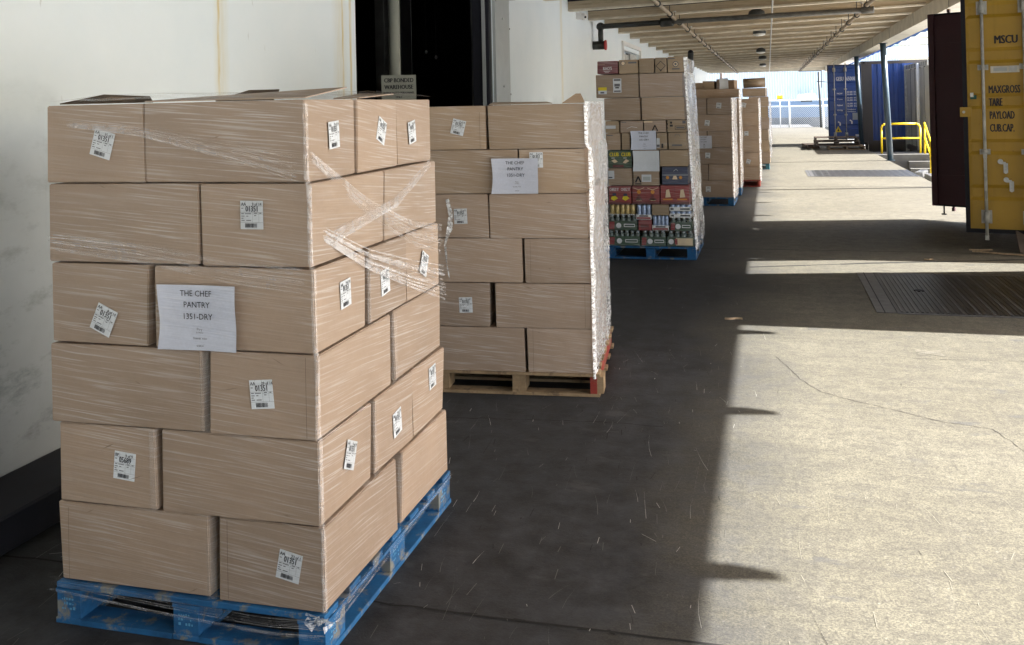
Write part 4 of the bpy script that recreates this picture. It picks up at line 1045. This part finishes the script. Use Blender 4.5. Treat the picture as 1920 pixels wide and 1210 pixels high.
strands([(-2.46, 2.742, .138), (-2.0, 2.738, .112), (-1.6, 2.735, .098), (-1.395, 2.735, .112)], .06, .07, 20, 'taut film hem stretched across the front of the nearest blue pallet', 4, .0012, 'strand2')
strands([(-1.392, 2.75, .125), (-1.390, 3.2, .137), (-1.389, 3.6, .146), (-1.388, 3.95, .150)], .05, .02, 12, 'film hem pulled along the right edge of the nearest blue pallet', 5, .0015, 'strand2')
strands([(-2.452, 2.765, 1.32), (-2.1, 2.757, 1.29), (-1.7, 2.752, 1.23), (-1.45, 2.752, 1.21)], .06, .10, 22, 'film band slanting across the front of the second row down', 6, .0016, 'strand2')
strands([(-2.47, 2.80, 1.74), (-2.1, 2.775, 1.715), (-1.7, 2.77, 1.64), (-1.48, 2.775, 1.59)], .02, .12, 20, 'film band fanning across the front of the top row', 7, .0016, 'strand2')
b = MB(); rr = random.Random(12)
for k in range(16):
    p = Vector((-1.42+rr.uniform(-.06, .03), 2.745+rr.uniform(-.006, .0), .132+rr.uniform(-.02, .012)))
    q = p+Vector((rr.uniform(.01, .05), rr.uniform(-.004, .03), rr.uniform(-.01, .018))); r_ = p+Vector((rr.uniform(0, .03), -.004, rr.uniform(-.02, .02)))
    b.face([p, q, r_], 'film')
b.build('film_tuft', label='crumpled film tuft at the near corner of the blue pallet', cat='stretch film', group=GF)
# film bridging the gaps between cartons, and the pleat that runs down the near corner
def bridge(P0, P1, P2, P3, label, seed, m='bridge'):
    b = MB(); i = b.mi(m); n = 14; g_ = []
    P0, P1, P2, P3 = map(Vector, (P0, P1, P2, P3)); nn = (P1-P0).cross(P3-P0).normalized()
    for a in range(n+1):
        row = []
        for c in range(7):
            p = P0.lerp(P3, a/n).lerp(P1.lerp(P2, a/n), c/6)
            row.append(b.bm.verts.new(p+nn*(.003*math.sin(c*1.05)+.0015*noise.noise(Vector((a*2.1, c*.7, seed))))))
        g_.append(row)
    for a in range(n):
        for c in range(6): f = b.bm.faces.new((g_[a][c], g_[a][c+1], g_[a+1][c+1], g_[a+1][c])); f.material_index = i; f.smooth = True
    b.build('film_bridge', None, label=label, cat='stretch film', group=GF)
for k, (row, v0, v1) in enumerate(((2, .411, .436), (3, .624, .672), (4, .413, .442), (5, .620, .667))):
    px, py, a_ = S1[row]; c_, s_ = math.cos(a_), math.sin(a_); zb = Z0+(5-row)*Hc
    f_ = lambda v, z: (px-s_*v+.0055, py+c_*v, z)
    bridge(f_(v0-.004, zb+.005), f_(v1+.004, zb+.005), f_(v1+.004, zb+Hc-.005), f_(v0-.004, zb+Hc-.005), f'clear film bridging the side gap in the {rown[row]} of the nearest stack', k)
for k, (row, u0, u1) in enumerate(((3, .592, .623), (4, .386, .410), (5, .592, .623))):
    px, py, a_ = S1[row]; c_, s_ = math.cos(a_), math.sin(a_); zb = Z0+(5-row)*Hc
    f_ = lambda u, z: (px+c_*(u-W_), py+s_*(u-W_)-.0075, z)
    bridge(f_(u0-.004, zb+.005), f_(u1+.004, zb+.005), f_(u1+.004, zb+Hc-.005), f_(u0-.004, zb+Hc-.005), f'clear film bridging the front gap in the {rown[row]} of the nearest stack', k+10)
b = MB(); i = b.mi('filmclear'); rr = random.Random(4); row_ = []
for k in range(61):
    z = .15+k/60*(6*Hc-.02); q = min(5, int((z-Z0)/Hc)); px, py, a_ = S1[5-q]
    w0 = .0005+.004*abs(noise.noise(Vector((k*.35, 2, 0)))); row_.append([b.bm.verts.new((px-.004-w0, py-.0095, z)), b.bm.verts.new((px+.0065, py-.0075, z)), b.bm.verts.new((px+.0080, py+.001+w0, z))])
for a, c in zip(row_[:-1], row_[1:]):
    for j in (0, 1): f = b.bm.faces.new((a[j], a[j+1], c[j+1], c[j])); f.material_index = b.mi('pleat'); f.smooth = True
b.build('film_pleat', None, label='bright film pleat running down the near corner of the nearest stack', cat='stretch film', group=GF)
# taut film over the open top of the stack
b = MB(); i = b.mi('filmclear')
zt1 = Z0+6*Hc; g_ = []
for a in range(11):
    row = []
    for c in range(11):
        u, v = a/10, c/10; x = -2.47+u*1.0+.0; y = 2.80+v*1.21
        z = zt1+.012+.035*math.sin(math.pi*v)*(1-.5*u)+.006*noise.noise(Vector((a*.8, c*.8, 0)))
        row.append(b.bm.verts.new((x, y, z)))
    g_.append(row)
for a in range(10):
    for c in range(10): f = b.bm.faces.new((g_[a][c], g_[a+1][c], g_[a+1][c+1], g_[a][c+1])); f.smooth = True
b.build('film_cover', label='clear film stretched over the open top of the nearest stack', cat='stretch film', group=GF)

# ================================================================= STACK 2
A2 = R(5.2); c2x, c2y = -1.062, 5.60
lab2 = [
 {'FL': [('F', 0.225, .14, -14, dict(of='6 of 14'))]},
 {'FR': [('F', 0.105, .205, 0, {})]},
 {'FL': [('F', 0.225, .135, 2, dict(of='12 of 1'))]}, {},
 {'FL': [('F', 0.235, .135, 2, dict(of='21 of 1'))]}, {}]
def flaps_s2(o, w_, d, h):
    flap(o, [(w_/2-.14, -d/2+.02, h+.001), (w_/2-.002, -d/2+.02, h+.001), (w_/2-.03, -d/2+.05, h+.055), (w_/2-.06, -d/2+.05, h+.055)], 'carton_warm')
    flap(o, [(-w_/2+.01, -d/2+.01, h+.001), (w_/2-.2, -d/2+.01, h+.001), (w_/2-.25, -d/2+.14, h+.010), (-w_/2+.01, -d/2+.14, h+.014)], 'carton_warm')
G2 = 'cartons of the second pallet stack'
off2 = [(-.012, .0), (-.022, .01), (-.01, 0), (-.008, .004), (.002, 0), (0, 0)]
for i in range(6):
    typ = 'A' if i % 2 == 0 else 'B'
    if i == 5: typ = 'B'
    stack_layer(c2x+off2[i][0], c2y+off2[i][1], A2+R([0, .6, -.5, .3, -.2, 0][i]), .135+(5-i)*.2725, .2725, W_, D_, typ, G2, 'the second stack', rown[i], 'carton_warm' if i < 2 else 'carton', lab2[i], gap=[.008, .006, .004, .012, .034, .008][i], flaps={'FR': flaps_s2} if i == 0 else None)
wood_pallet(-1.02, 5.60, A2, 'bare wooden pallet with a red stringer under the second stack', 'wood', W=1.03, D=1.24, accent='redwood')
ca, sa = math.cos(A2), math.sin(A2)
def s2(u, v, z): return (c2x+ca*u-sa*v, c2y+sa*u+ca*v, z)
paper_sheet(frame(s2(-.448, -.022, 1.335), (ca, sa, 0), (0, 0, 1)), .288, .215, 'white notice taped to the front of the second stack', group='notices on the stacks')
ribbon('film_tail', [s2(-.875, -.02, 1.195), s2(-.850, -.03, 1.10), s2(-.860, -.025, 1.02), s2(-.89, -.03, .92), s2(-.885, -.02, .80), s2(-.87, -.02, .70)], [(.02, 0, .01), (.035, 0, .02), (.035, .01, 0), (.02, 0, .02), (.010, 0, 0), (.005, 0, 0)], 'filmthick', 'loose white film tail hanging down the front of the second stack', GF, .012, 40, 5)
def side_film(name, fr, v0, v1, z0, z1, m, label, bulge=.03, nv=16, nz=70, seed=0, prof=None, wrap=.03):
    """crumpled film over the right face of a stack; fr(u,v,z) -> world"""
    b = MB(); i = b.mi(m); g_ = []
    for c in range(nz+1):
        row = []
        for a in range(-1, nv+1):
            z = z0+(z1-z0)*c/nz
            if a < 0: v = v0-.004; off = .002+.004*noise.noise(Vector((c*.3, seed, 0)))
            else:
                v = v0+(v1-v0)*a/nv; nz_ = noise.noise(Vector((v*4+seed, z*5, seed)))+.45*noise.noise(Vector((v*9+z*7, z*8-v*5, seed+5)))
                off = .012+bulge*.5*(1+nz_)*(1 if 0 < a else .5)
            if prof: off += prof(z)
            row.append(b.bm.verts.new(fr(off, v, z)))
        g_.append(row)
    for c in range(nz):
        for a in range(len(g_[0])-1): f = b.bm.faces.new((g_[c][a], g_[c][a+1], g_[c+1][a+1], g_[c+1][a])); f.material_index = i; f.smooth = True
    return b.build(name, None, label=label, cat='stretch film', group=GF)
side_film('film_sheet', s2, -.004, 1.22, .11, 1.78, 'filmthick', 'bright crumpled film covering the right side of the second stack', .018, seed=2, prof=lambda z: -.02 if z > 1.5 else 0.0)

# ================================================================= STACK 3 (mixed groceries)
YF = 10.68
def rect_art(*items):
    def f(b, T, w_, h):
        for it in items:
            if it[0] == 'r': b.rect(T, it[1]*w_, it[2]*w_, it[3]*h, it[4]*h, it[5], .0004+.0002*len(b.bm.faces))
            elif it[0] == 't':
                _, txt, cx, y, hh, ww, m = it[:7]; g_ = text_geo(txt); s_ = hh*h/.70
                b.text(txt, s_, T @ Matrix.Translation((cx*w_, y*h, .003)), m, ww*w_/(g_[2]*s_), 'C', it[7] if len(it) > 7 else 0)
            elif it[0] == 'c':
                _, cx, cy, r_, m = it[:5]; n = 16
                b.face([T @ Vector((cx*w_+r_*math.cos(2*math.pi*k/n), cy*h+r_*math.sin(2*math.pi*k/n), .0022 if len(it) < 6 else it[5])) for k in range(n)], m)
            elif it[0] == 'p': b.face([T @ Vector((x*w_, y*h, .0032)) for x, y in it[1]], it[2])
            elif it[0] == 'l':
                _, pts, wd, m = it
                for (a, c) in zip(pts[:-1], pts[1:]):
                    a = Vector((a[0]*w_, a[1]*h, .003)); c = Vector((c[0]*w_, c[1]*h, .003)); d = (c-a).normalized(); nn = Vector((-d.y, d.x, 0))*wd/2
                    b.face([T @ p for p in (a-nn, c-nn, c+nn, a+nn)], m)
    return f
G3 = 'goods on the mixed grocery pallet'
def item(x0, x1, z0, z1, mat, label, art=None, dep=1.15, name='cardboard_carton', dy=0., cat='carton'):
    return carton((x0+x1)/2, YF+dy+dep/2, z0, x1-x0-.004, dep, z1-z0-.002, 0, label, G3, mat, (), name, art, cat, jit=.002)
def s3x(z): return -.915+(2.1-z)*.040                         # right edge leans out towards the bottom
item(-1.90, -1.655, 2.105, 2.255, 'crimson', 'crimson carton lettered RAO\'S at the left end of the top row', rect_art(('t', "RAO'S", .50, .30, .24, .42, 'whiteink', .001), ('r', .35, .66, .18, .215, 'whiteink'), ('r', .05, .42, .70, .715, 'cream'), ('r', .40, .60, .10, .13, 'whiteink')))
item(-1.65, -1.425, 2.10, 2.262, 'carton_tan', 'kraft carton with a printed ring beside the crimson one', rect_art(('c', .23, .75, .026, 'greyink'), ('c', .23, .75, .020, 'cream', .0026), ('r', .5, .92, .72, .84, 'greyink')))
item(-1.42, -1.245, 2.10, 2.272, 'carton_tan', 'plain kraft carton in the middle of the top row')
item(-1.24, -1.103, 2.10, 2.275, 'carton_tan', 'kraft carton with a printed diamond in the top row', rect_art(('l', [(.10, .45), (.5, .75), (.9, .45), (.5, .15), (.10, .45)], .006, 'ink'), ('p', [(.38, .20), (.62, .20), (.5, .08)], 'ink'), ('r', .55, .58, .82, .95, 'greyink'), ('r', .66, .69, .82, .95, 'greyink'), ('r', .77, .80, .82, .95, 'greyink')))
item(-1.10, -.912, 2.10, 2.28, 'carton_tan', 'kraft carton with a dark round print at the right end of the top row', rect_art(('c', .50, .52, .034, 'greyink'), ('c', .50, .52, .024, 'cream', .0026), ('c', .5, .52, .014, 'greyink', .003), ('r', .05, .45, .84, .9, 'greyink'), ('r', .28, .74, .18, .26, 'greyink')))
item(-1.92, -1.425, 1.83, 2.098, 'carton_warm', 'wide carton with a white label and a yellow sticker, left in the second row', rect_art(('r', .41, .605, .22, .82, 'paper'), ('r', .43, .585, .72, .80, 'greyink'), ('r', .44, .57, .48, .60, 'greyink'), ('r', .43, .585, .25, .31, 'greyink'), ('r', .46, .55, .40, .46, 'ink'), ('r', .06, .26, .17, .46, 'paper'), ('r', .06, .26, .32, .46, 'yellowink'), ('r', .11, .2, .20, .26, 'navy')))
item(-1.42, -.93, 1.83, 2.098, 'carton', 'wide plain carton, right in the second row')
item(-1.83, -1.41, 1.57, 1.828, 'carton_warm', 'wide plain carton, left in the third row')
item(-1.405, -.915, 1.57, 1.828, 'carton_warm', 'wide plain carton, right in the third row')
item(-1.82, -1.655, 1.43, 1.568, 'carton_tan', 'small carton with a white strip label, left in the fourth row', rect_art(('r', .05, .75, .35, .62, 'paper')))
item(-1.65, -1.385, 1.43, 1.568, 'carton', 'carton with faint grey print in the fourth row', rect_art(('r', .06, .28, .84, .9, 'greyink'), ('l', [(.3, .35), (.5, .5), (.75, .42)], .005, 'whiteink')))
item(-1.38, -1.125, 1.43, 1.568, 'carton', 'carton with a black peak mark in the fourth row', rect_art(('l', [(.38, .12), (.5, .6), (.62, .12)], .012, 'ink'), ('r', .0, .4, .82, .95, 'cream')))
item(-1.12, -.90, 1.43, 1.568, 'carton_tan', 'yellowish carton with black print at the right of the fourth row', rect_art(('c', .22, .78, .013, 'ink'), ('r', .15, .3, .45, .62, 'ink'), ('l', [(.42, .22), (.95, .22), (.95, .5), (.42, .5), (.42, .22)], .005, 'ink'), ('r', .8, .97, .7, .93, 'greyink'), ('r', .0, .05, .3, .4, 'ink'), ('r', .0, .05, .6, .75, 'ink'), ('r', .48, .9, .3, .42, 'greyink')))
item(-1.82, -1.645, 1.235, 1.428, 'carton_warm', 'small plain carton above the green carton', rect_art(('r', .1, .5, .85, .9, 'greyink')))
item(-1.64, -1.535, 1.235, 1.428, 'carton_tan', 'narrow carton left of the notice on the grocery pallet')
item(-1.53, -1.245, 1.235, 1.428, 'carton', 'carton behind the notice on the grocery pallet')
item(-1.24, -1.115, 1.235, 1.428, 'carton_tan', 'narrow carton with a white label right of the notice', rect_art(('r', .0, .30, .12, .68, 'paper'), ('r', .0, .28, .16, .3, 'greyink'), ('p', [(.45, .1), (.62, .1), (.62, .35), (.45, .35)], 'ink')))
item(-1.11, -.90, 1.235, 1.428, 'carton_tan', 'kraft carton with a printed arch at the right of the fifth row', rect_art(('l', [(.35, .75), (.42, .9), (.58, .9), (.65, .75)], .005, 'greyink'), ('r', .2, .75, .2, .3, 'greyink')))
item(-1.80, -1.52, 1.03, 1.233, 'green', 'dark green carton lettered CLUB twice', rect_art(('t', 'CLUB', .27, .66, .22, .38, 'yellowink', .002), ('t', 'CLUB', .76, .66, .22, .38, 'yellowink', .002), ('p', [(.15, .42), (.28, .28), (.42, .36), (.30, .50)], 'cream'), ('p', [(.62, .30), (.74, .26), (.90, .40), (.76, .50)], 'cream'), ('r', .2, .34, .57, .6, 'whiteink'), ('r', .69, .83, .57, .6, 'whiteink'), ('r', .25, .7, .06, .2, 'redd')))
item(-1.515, -1.215, 1.0, 1.233, 'carton_warm', 'carton behind the blank white sheet')
item(-1.21, -.89, 1.045, 1.233, 'carton_tan', 'tan carton under crinkled film right of the blank sheet')
item(-1.80, -1.52, .83, 1.028, 'carton_warm', 'carton with a white label at its left edge, below the green carton', rect_art(('r', .01, .26, .38, .86, 'paper'), ('r', .02, .18, .44, .5, 'ink')))
item(-1.515, -1.215, .83, .998, 'carton_warm', 'carton with a black peak mark and a white label, below the blank sheet', rect_art(('l', [(.10, .22), (.20, .62), (.30, .22)], .016, 'ink'), ('r', .33, .70, .25, .75, 'paper'), ('r', .38, .66, .34, .6, 'steel'), ('r', .08, .32, .08, .15, 'ink')))
item(-1.19, -.895, .84, 1.043, 'navy', 'navy carton with gold pictures at the right of the seventh row', rect_art(('r', .0, 1, .52, .56, 'steel'), ('c', .22, .40, .018, 'orange'), ('c', .72, .40, .018, 'orange'), ('p', [(.4, .3), (.6, .3), (.55, .5), (.45, .5)], 'cream'), ('l', [(.45, .75), (.55, .88), (.62, .76)], .005, 'steel')))
def redart(kind):
    def pan(x):
        if kind == 0: return [('t', 'CHEEZ IT', x+.25, .74, .16, .40, 'whiteink', .001), ('p', [(x+.1, .28), (x+.24, .18), (x+.42, .32), (x+.3, .46), (x+.14, .42)], 'yellowink'), ('r', x+.2, x+.36, .48, .62, 'navy')]
        if kind == 1: return [('c', x+.25, .68, .022, 'orange'), ('p', [(x+.1, .22), (x+.25, .55), (x+.4, .22)], 'redd'), ('l', [(x+.06, .9), (x+.25, .8), (x+.45, .92)], .006, 'cream'), ('p', [(x+.15, .2), (x+.35, .2), (x+.3, .3), (x+.2, .3)], 'cream')]
        return [('p', [(x+.17, .35), (x+.2, .75), (x+.3, .8), (x+.36, .38)], 'cream'), ('r', x+.08, x+.42, .22, .30, 'orange')]
    return rect_art(*pan(0), *pan(.5), ('r', .495, .505, .02, .98, 'redd'), ('r', .01, .99, .02, .14, 'redd'))
item(-1.80, -1.535, .62, .825, 'red', 'red carton lettered CHEEZ IT on the grocery pallet', redart(0))
item(-1.53, -1.215, .62, .825, 'red', 'red carton with two orange discs between the lettered and the pale red ones', redart(1))
item(-1.21, -.885, .62, .835, 'red', 'red carton with pale figures at the right of its row', redart(2))
item(-1.31, -1.115, .495, .618, 'carton_tan', 'small plain carton wedged among the can trays')
# trays of cans and jars, with plain cartons behind them
def tray(x0, x1, z0, z1, kind, label, n, lip=.35, tone='white', band=None, cat='tray of cans'):
    o = empty('can_tray' if kind != 'jar' else 'jar_tray', ((x0+x1)/2, YF, z0), 0, label, cat, G3); W2 = (x1-x0)/2-.003; H = z1-z0; dp = .30
    b = MB(); lh = H*lip
    b.box(-W2, W2, 0, dp, .001, .006, tone); b.box(-W2, W2, 0, .004, .006, lh, tone); b.box(-W2, W2, dp-.004, dp, .006, lh, tone); b.box(-W2, -W2+.004, .004, dp-.004, .006, lh, tone); b.box(W2-.004, W2, .004, dp-.004, .006, lh, tone)
    b.build('tray', o)
    if band:
        b = MB(); T = frame((-W2, -.003, 0), *FR); band(b, T, W2*2, lh); b.build('printed_panel', o)
    r_ = (2*W2-.008)/n/2
    for i in range(n):
        for j in range(2):
            b = MB(); x = -W2+.004+r_*(2*i+1); y = .006+r_*(2*j+1)
            if kind == 'jar': b.lathe([(r_*.9, .007), (r_*.97, .02), (r_*.97, H*.62), (r_*.8, H*.78), (r_*.5, H*.84)], (x, y, 0), 'glassjar', 12); b.lathe([(r_*.55, H*.84), (r_*.55, H*.985)], (x, y, 0), 'cap', 10)
            else:
                b.lathe([(r_*.86, .007), (r_*.97, .014), (r_*.97, H*.9), (r_*.84, H*.97)], (x, y, 0), 'canblue' if kind == 'blue' else 'canyellow', 12); b.lathe([(r_*.84, H*.971), (r_*.8, H*.985)], (x, y, 0), 'galv', 12)
            b.build('jar' if kind == 'jar' else 'can', o)
    return o
gb = rect_art(('c', .36, .5, .030, 'whiteink'), ('r', .54, .92, .35, .68, 'whiteink'), ('r', .56, .90, .42, .60, 'green'), ('p', [(.02, .1), (.2, .1), (.22, .9), (.04, .9)], 'red'), ('r', .08, .16, .3, .6, 'redd'))
gb2 = rect_art(('c', .16, .5, .030, 'whiteink'), ('r', .34, .98, .12, .88, 'cream'), ('p', [(.3, .2), (.4, .2), (.4, .8), (.3, .8)], 'red'))
rb = rect_art(('r', .04, .96, .1, .5, 'red'), ('r', .2, .8, .6, .85, 'ink'))
kb = rect_art(('r', .05, .2, .3, .7, 'ink'), ('r', .5, .95, .35, .65, 'ink'))
tray(-1.80, -1.495, .498, .615, 'cream', 'tray of cream coloured cans at the left under the red cartons', 5, .05)
tray(-1.49, -1.315, .445, .615, 'blue', 'tray of blue cans with a red printed lip, under the red cartons', 3, .33, band=rb)
tray(-1.115, -.872, .545, .618, 'blue', 'upper white tray of cans at the right under the red cartons', 4, .62, band=kb)
tray(-1.115, -.868, .470, .543, 'blue', 'lower white tray of cans at the right under the red cartons', 4, .62, band=kb)
tray(-1.31, -1.12, .325, .493, 'blue', 'tray of blue cans beneath the small plain carton', 4, .33, band=rb)
tray(-1.81, -1.475, .322, .495, 'jar', 'tray of jars with a green printed wrap, left in the upper jar row', 5, .62, 'green', gb, 'tray of jars')
item(-1.47, -1.315, .322, .440, 'red', 'short red case between the jar trays', rect_art(('r', .2, .8, .3, .6, 'redd')), name='red_case', cat='case')
tray(-1.11, -.862, .322, .468, 'jar', 'tray of jars with a green printed wrap, right in the upper jar row', 4, .68, 'green', gb, 'tray of jars')
tray(-1.82, -1.445, .148, .320, 'jar', 'green wrapped jar tray at the left of the bottom row', 6, .62, 'green', gb, 'tray of jars')
tray(-1.44, -1.155, .148, .320, 'jar', 'green wrapped jar tray in the middle of the bottom row', 4, .62, 'green', gb, 'tray of jars')
tray(-1.15, -.852, .148, .320, 'jar', 'jar tray with a tan panel at the right of the bottom row', 4, .62, 'green', gb2, 'tray of jars')
carton(-1.34, YF+.74, .148, .95, .80, .465, 0, 'plain carton behind the jar and can trays', G3, 'carton')
block_pallet(-.826, YF-.01, 0, 'blue block pallet under the mixed grocery stack', 'blue', W=1.02, D=1.22, stencil=False)
paper_sheet(frame((-1.385, YF-.012, 1.342), (1, 0, 0), (0, 0, 1)), .290, .215, 'white notice on the mixed grocery stack', group='notices on the stacks')
paper_sheet(frame((-1.36, YF-.014, 1.108), (1, 0, 0), (0, 0, 1)), .300, .232, 'blank greyish sheet below the notice on the grocery stack', lines=False, name='blank_sheet', mat='paper')
def s3(u, v, z): return (s3x(z)+u, YF+v, z)
side_film('film_sheet', s3, -.005, 1.20, .12, 2.27, 'filmthick', 'bright crumpled film covering the right side of the grocery stack', .034, nz=90, seed=11)
b = MB(); b.tube((-.93, 11.75, 2.12), (-.92, 11.75, 2.37), .036, 'steeldark', 12); b.ball((-.92, 11.75, 2.37), .036, 'black', 12); b.build('black_roll', label='upright black roll standing on top of the grocery stack', cat='roll')

# ================================================================= STACKS 4, 5, 6 and 7
def small_stack(px, py, rot, zb, rows, h, desc, pal, group, mats, labs, Wd=1.016, D=1.2, front=True):
    for i in range(rows):
        stack_layer(px+.004*math.sin(i*2.1), py, rot+R(.4*math.sin(i*1.7)), zb+(rows-1-i)*h, h, Wd, D, 'BA'[i % 2], group, desc, rown[i] if rows == 6 else f'row {i+1}', mats, labs.get(i, {}), gap=.006)
small_stack(-.625, 16.3, R(-1.2), .14, 6, .281, 'the fourth stack', None, 'cartons of the fourth pallet stack', 'carton',
    {0: {'FR': [('F', .20, .15, -6, dict(detail=0))]}, 1: {'FR': [('F', .20, .14, -8, dict(detail=0))]}, 3: {'FR': [('F', .2, .15, -3, dict(detail=0))]}, 5: {'FR': [('F', .2, .14, 0, dict(detail=0))]}})
block_pallet(-.612, 16.29, R(-1.2), 'blue block pallet under the fourth stack', 'blue', stencil=False)
paper_sheet(frame((-1.10, 16.27, 1.08), (1, 0, 0), (0, 0, 1)), .29, .215, 'white notice on the stack behind the groceries', group='notices on the stacks', detail=False)
def fr_(px, py, rot=0):
    c, s = math.cos(rot), math.sin(rot)
    return lambda u, v, z: (px+c*u-s*v, py+s*u+c*v, z)
side_film('film_sheet', fr_(-.625, 16.3, R(-1.2)), 0, 1.2, .12, 1.82, 'filmthick', 'crumpled film covering the right side of the fourth stack', .028, seed=21)
# fifth pallet, taller, mostly behind the fourth
G5 = 'cartons of the fifth pallet stack'
def col5(i): return ['top', 'second', 'third', 'fourth', 'fifth', 'bottom'][i]
for i in range(6):
    carton(-.80, 18.75, .14+(5-i)*.281, .48, 1.2, .279, 0, f'{col5(i)} carton at the right side of the fifth stack', G5, 'carton')
carton(-.99, 18.7, 1.83, .90, .9, .17, R(1), 'low wide carton on top of the fifth stack', G5, 'carton_warm')
for (x, z, w_, h, m, lab) in ((-1.32, 2.0, .22, .13, 'carton_tan', 'leftmost small open carton on top of the fifth stack'), (-1.10, 2.0, .22, .16, 'carton_tan', 'second small carton on top of the fifth stack'), (-.89, 2.0, .18, .19, 'carton', 'third small carton on top of the fifth stack'), (-.70, 2.0, .18, .17, 'inner', 'dark open carton on the right end of the fifth stack')):
    carton(x, 18.6, z, w_, .5, h, R(random.uniform(-6, 6)), lab, G5, m)
paper_sheet(frame((-.83, 18.33, 2.10), (1, 0, .03), (-.03, 0, 1)), .17, .20, 'white sheet stuck on the small cartons of the fifth stack', lines=False, name='blank_sheet', mat='paper')
block_pallet(-.545, 18.1, 0, 'blue block pallet behind the fourth stack', 'blue', stencil=False)
side_film('film_sheet', fr_(-.555, 18.15), 0, 1.2, .14, 1.98, 'filmthick', 'crumpled film covering the right side of the fifth stack', .028, seed=31)
# sixth pallet, red
small_stack(-.225, 19.95, 0, .14, 6, .278, 'the red pallet stack', None, 'cartons of the sixth pallet stack', 'carton_warm',
    {0: {'FR': [('F', .12, .15, -16, dict(detail=0))]}, 2: {'FR': [('F', .16, .12, 0, dict(detail=0))]}, 4: {'FR': [('F', .18, .10, -18, dict(detail=0))]}}, D=1.2)
wood_pallet(-.21, 19.93, 0, 'red painted pallet under the sixth stack', 'redwood')
side_film('film_sheet', fr_(-.225, 19.95), 0, 1.2, .12, 1.82, 'filmthick', 'crumpled film covering the right side of the sixth stack', .04, seed=41)
# seventh pallet, untidy and tallest
G7 = 'cartons of the farthest pallet stack'
zz = .15; rr = random.Random(77)
for i, h in enumerate((.30, .30, .28, .30, .28, .26)):
    carton(-.27+rr.uniform(-.03, .02), 25.5, zz, .50, 1.1, h-.003, R(rr.uniform(-2, 2)), f'carton {["at the bottom", "second from the bottom", "third from the bottom", "fourth from the bottom", "second from the top", "near the top"][i]} of the farthest stack', G7, ['carton_warm', 'carton_tan', 'carton_tan', 'carton', 'carton_tan', 'carton_warm'][i]); zz += h
carton(-.36, 25.45, zz, .58, .9, .22, R(-3), 'long carton under the wrapped roll of the farthest stack', G7, 'carton_warm')
b = MB(); b.tube((-.65, 25.4, zz+.35), (-.10, 25.45, zz+.37), .125, 'carton_tan', 18); b.build('wrapped_bundle', label='tan wrapped bundle lying on top of the farthest stack', cat='bundle')
block_pallet(-.03, 24.95, 0, 'teal block pallet under the farthest stack', 'teal', stencil=False)
side_film('film_sheet', fr_(-.02, 24.98), 0, 1.15, .30, 1.75, 'film', 'torn film hanging on the farthest stack', .07, seed=51)

# ================================================================= litter on the dock
for i, (x, y, l, w_, a, lab) in enumerate(((2.42, 11.52, .55, .05, -.45, 'splintered strip of wood lying near the ochre door'), (2.28, 11.75, .25, .03, .1, 'thin pale splinter beside the longer strip of wood'), (1.62, 11.0, .10, .03, .4, 'small chip of wood in the shaded floor by the container'), (-.32, 7.8, .14, .015, .2, 'small pale stick on the floor at the corner of the sun patch'))):
    b = MB(); n = 5; top = []
    for k in range(n+1):
        t = k/n; ww = w_/2*(1-.6*abs(t-.4)); b_y = .01*math.sin(t*7+i); top.append((t*l-l/2, b_y, ww))
    for a_, c_ in zip(top[:-1], top[1:]):
        b.face([(a_[0], a_[1]-a_[2], .004), (c_[0], c_[1]-c_[2], .004), (c_[0], c_[1]-c_[2]*.4, .02), (a_[0], a_[1]-a_[2]*.4, .02)], 'twig')
        b.face([(a_[0], a_[1]-a_[2]*.4, .02), (c_[0], c_[1]-c_[2]*.4, .02), (c_[0], c_[1]+c_[2], .004), (a_[0], a_[1]+a_[2], .004)], 'twig')
    b.build('wood_splinter', None, (x, y, 0), a, label=lab, cat='splinter', group='bits of wood littering the dock')
for i, (x, y, a, lab) in enumerate(((2.72, 11.62, .1, 'short pallet board leaning by the ochre container door'), (2.98, 11.45, -.15, 'second broken pallet board at the right edge by the ochre door'))):
    b = MB(); b.box(-.07, .07, -.02, .02, 0, .02, 'darkwood'); T = Matrix.Rotation(R(-28), 4, 'X'); b.box(-.07, .07, -.012, .012, .0, .26, 'darkwood', T); b.build('pallet_board', None, (x, y, .002), a, label=lab, cat='board')
bpy.context.view_layer.update()
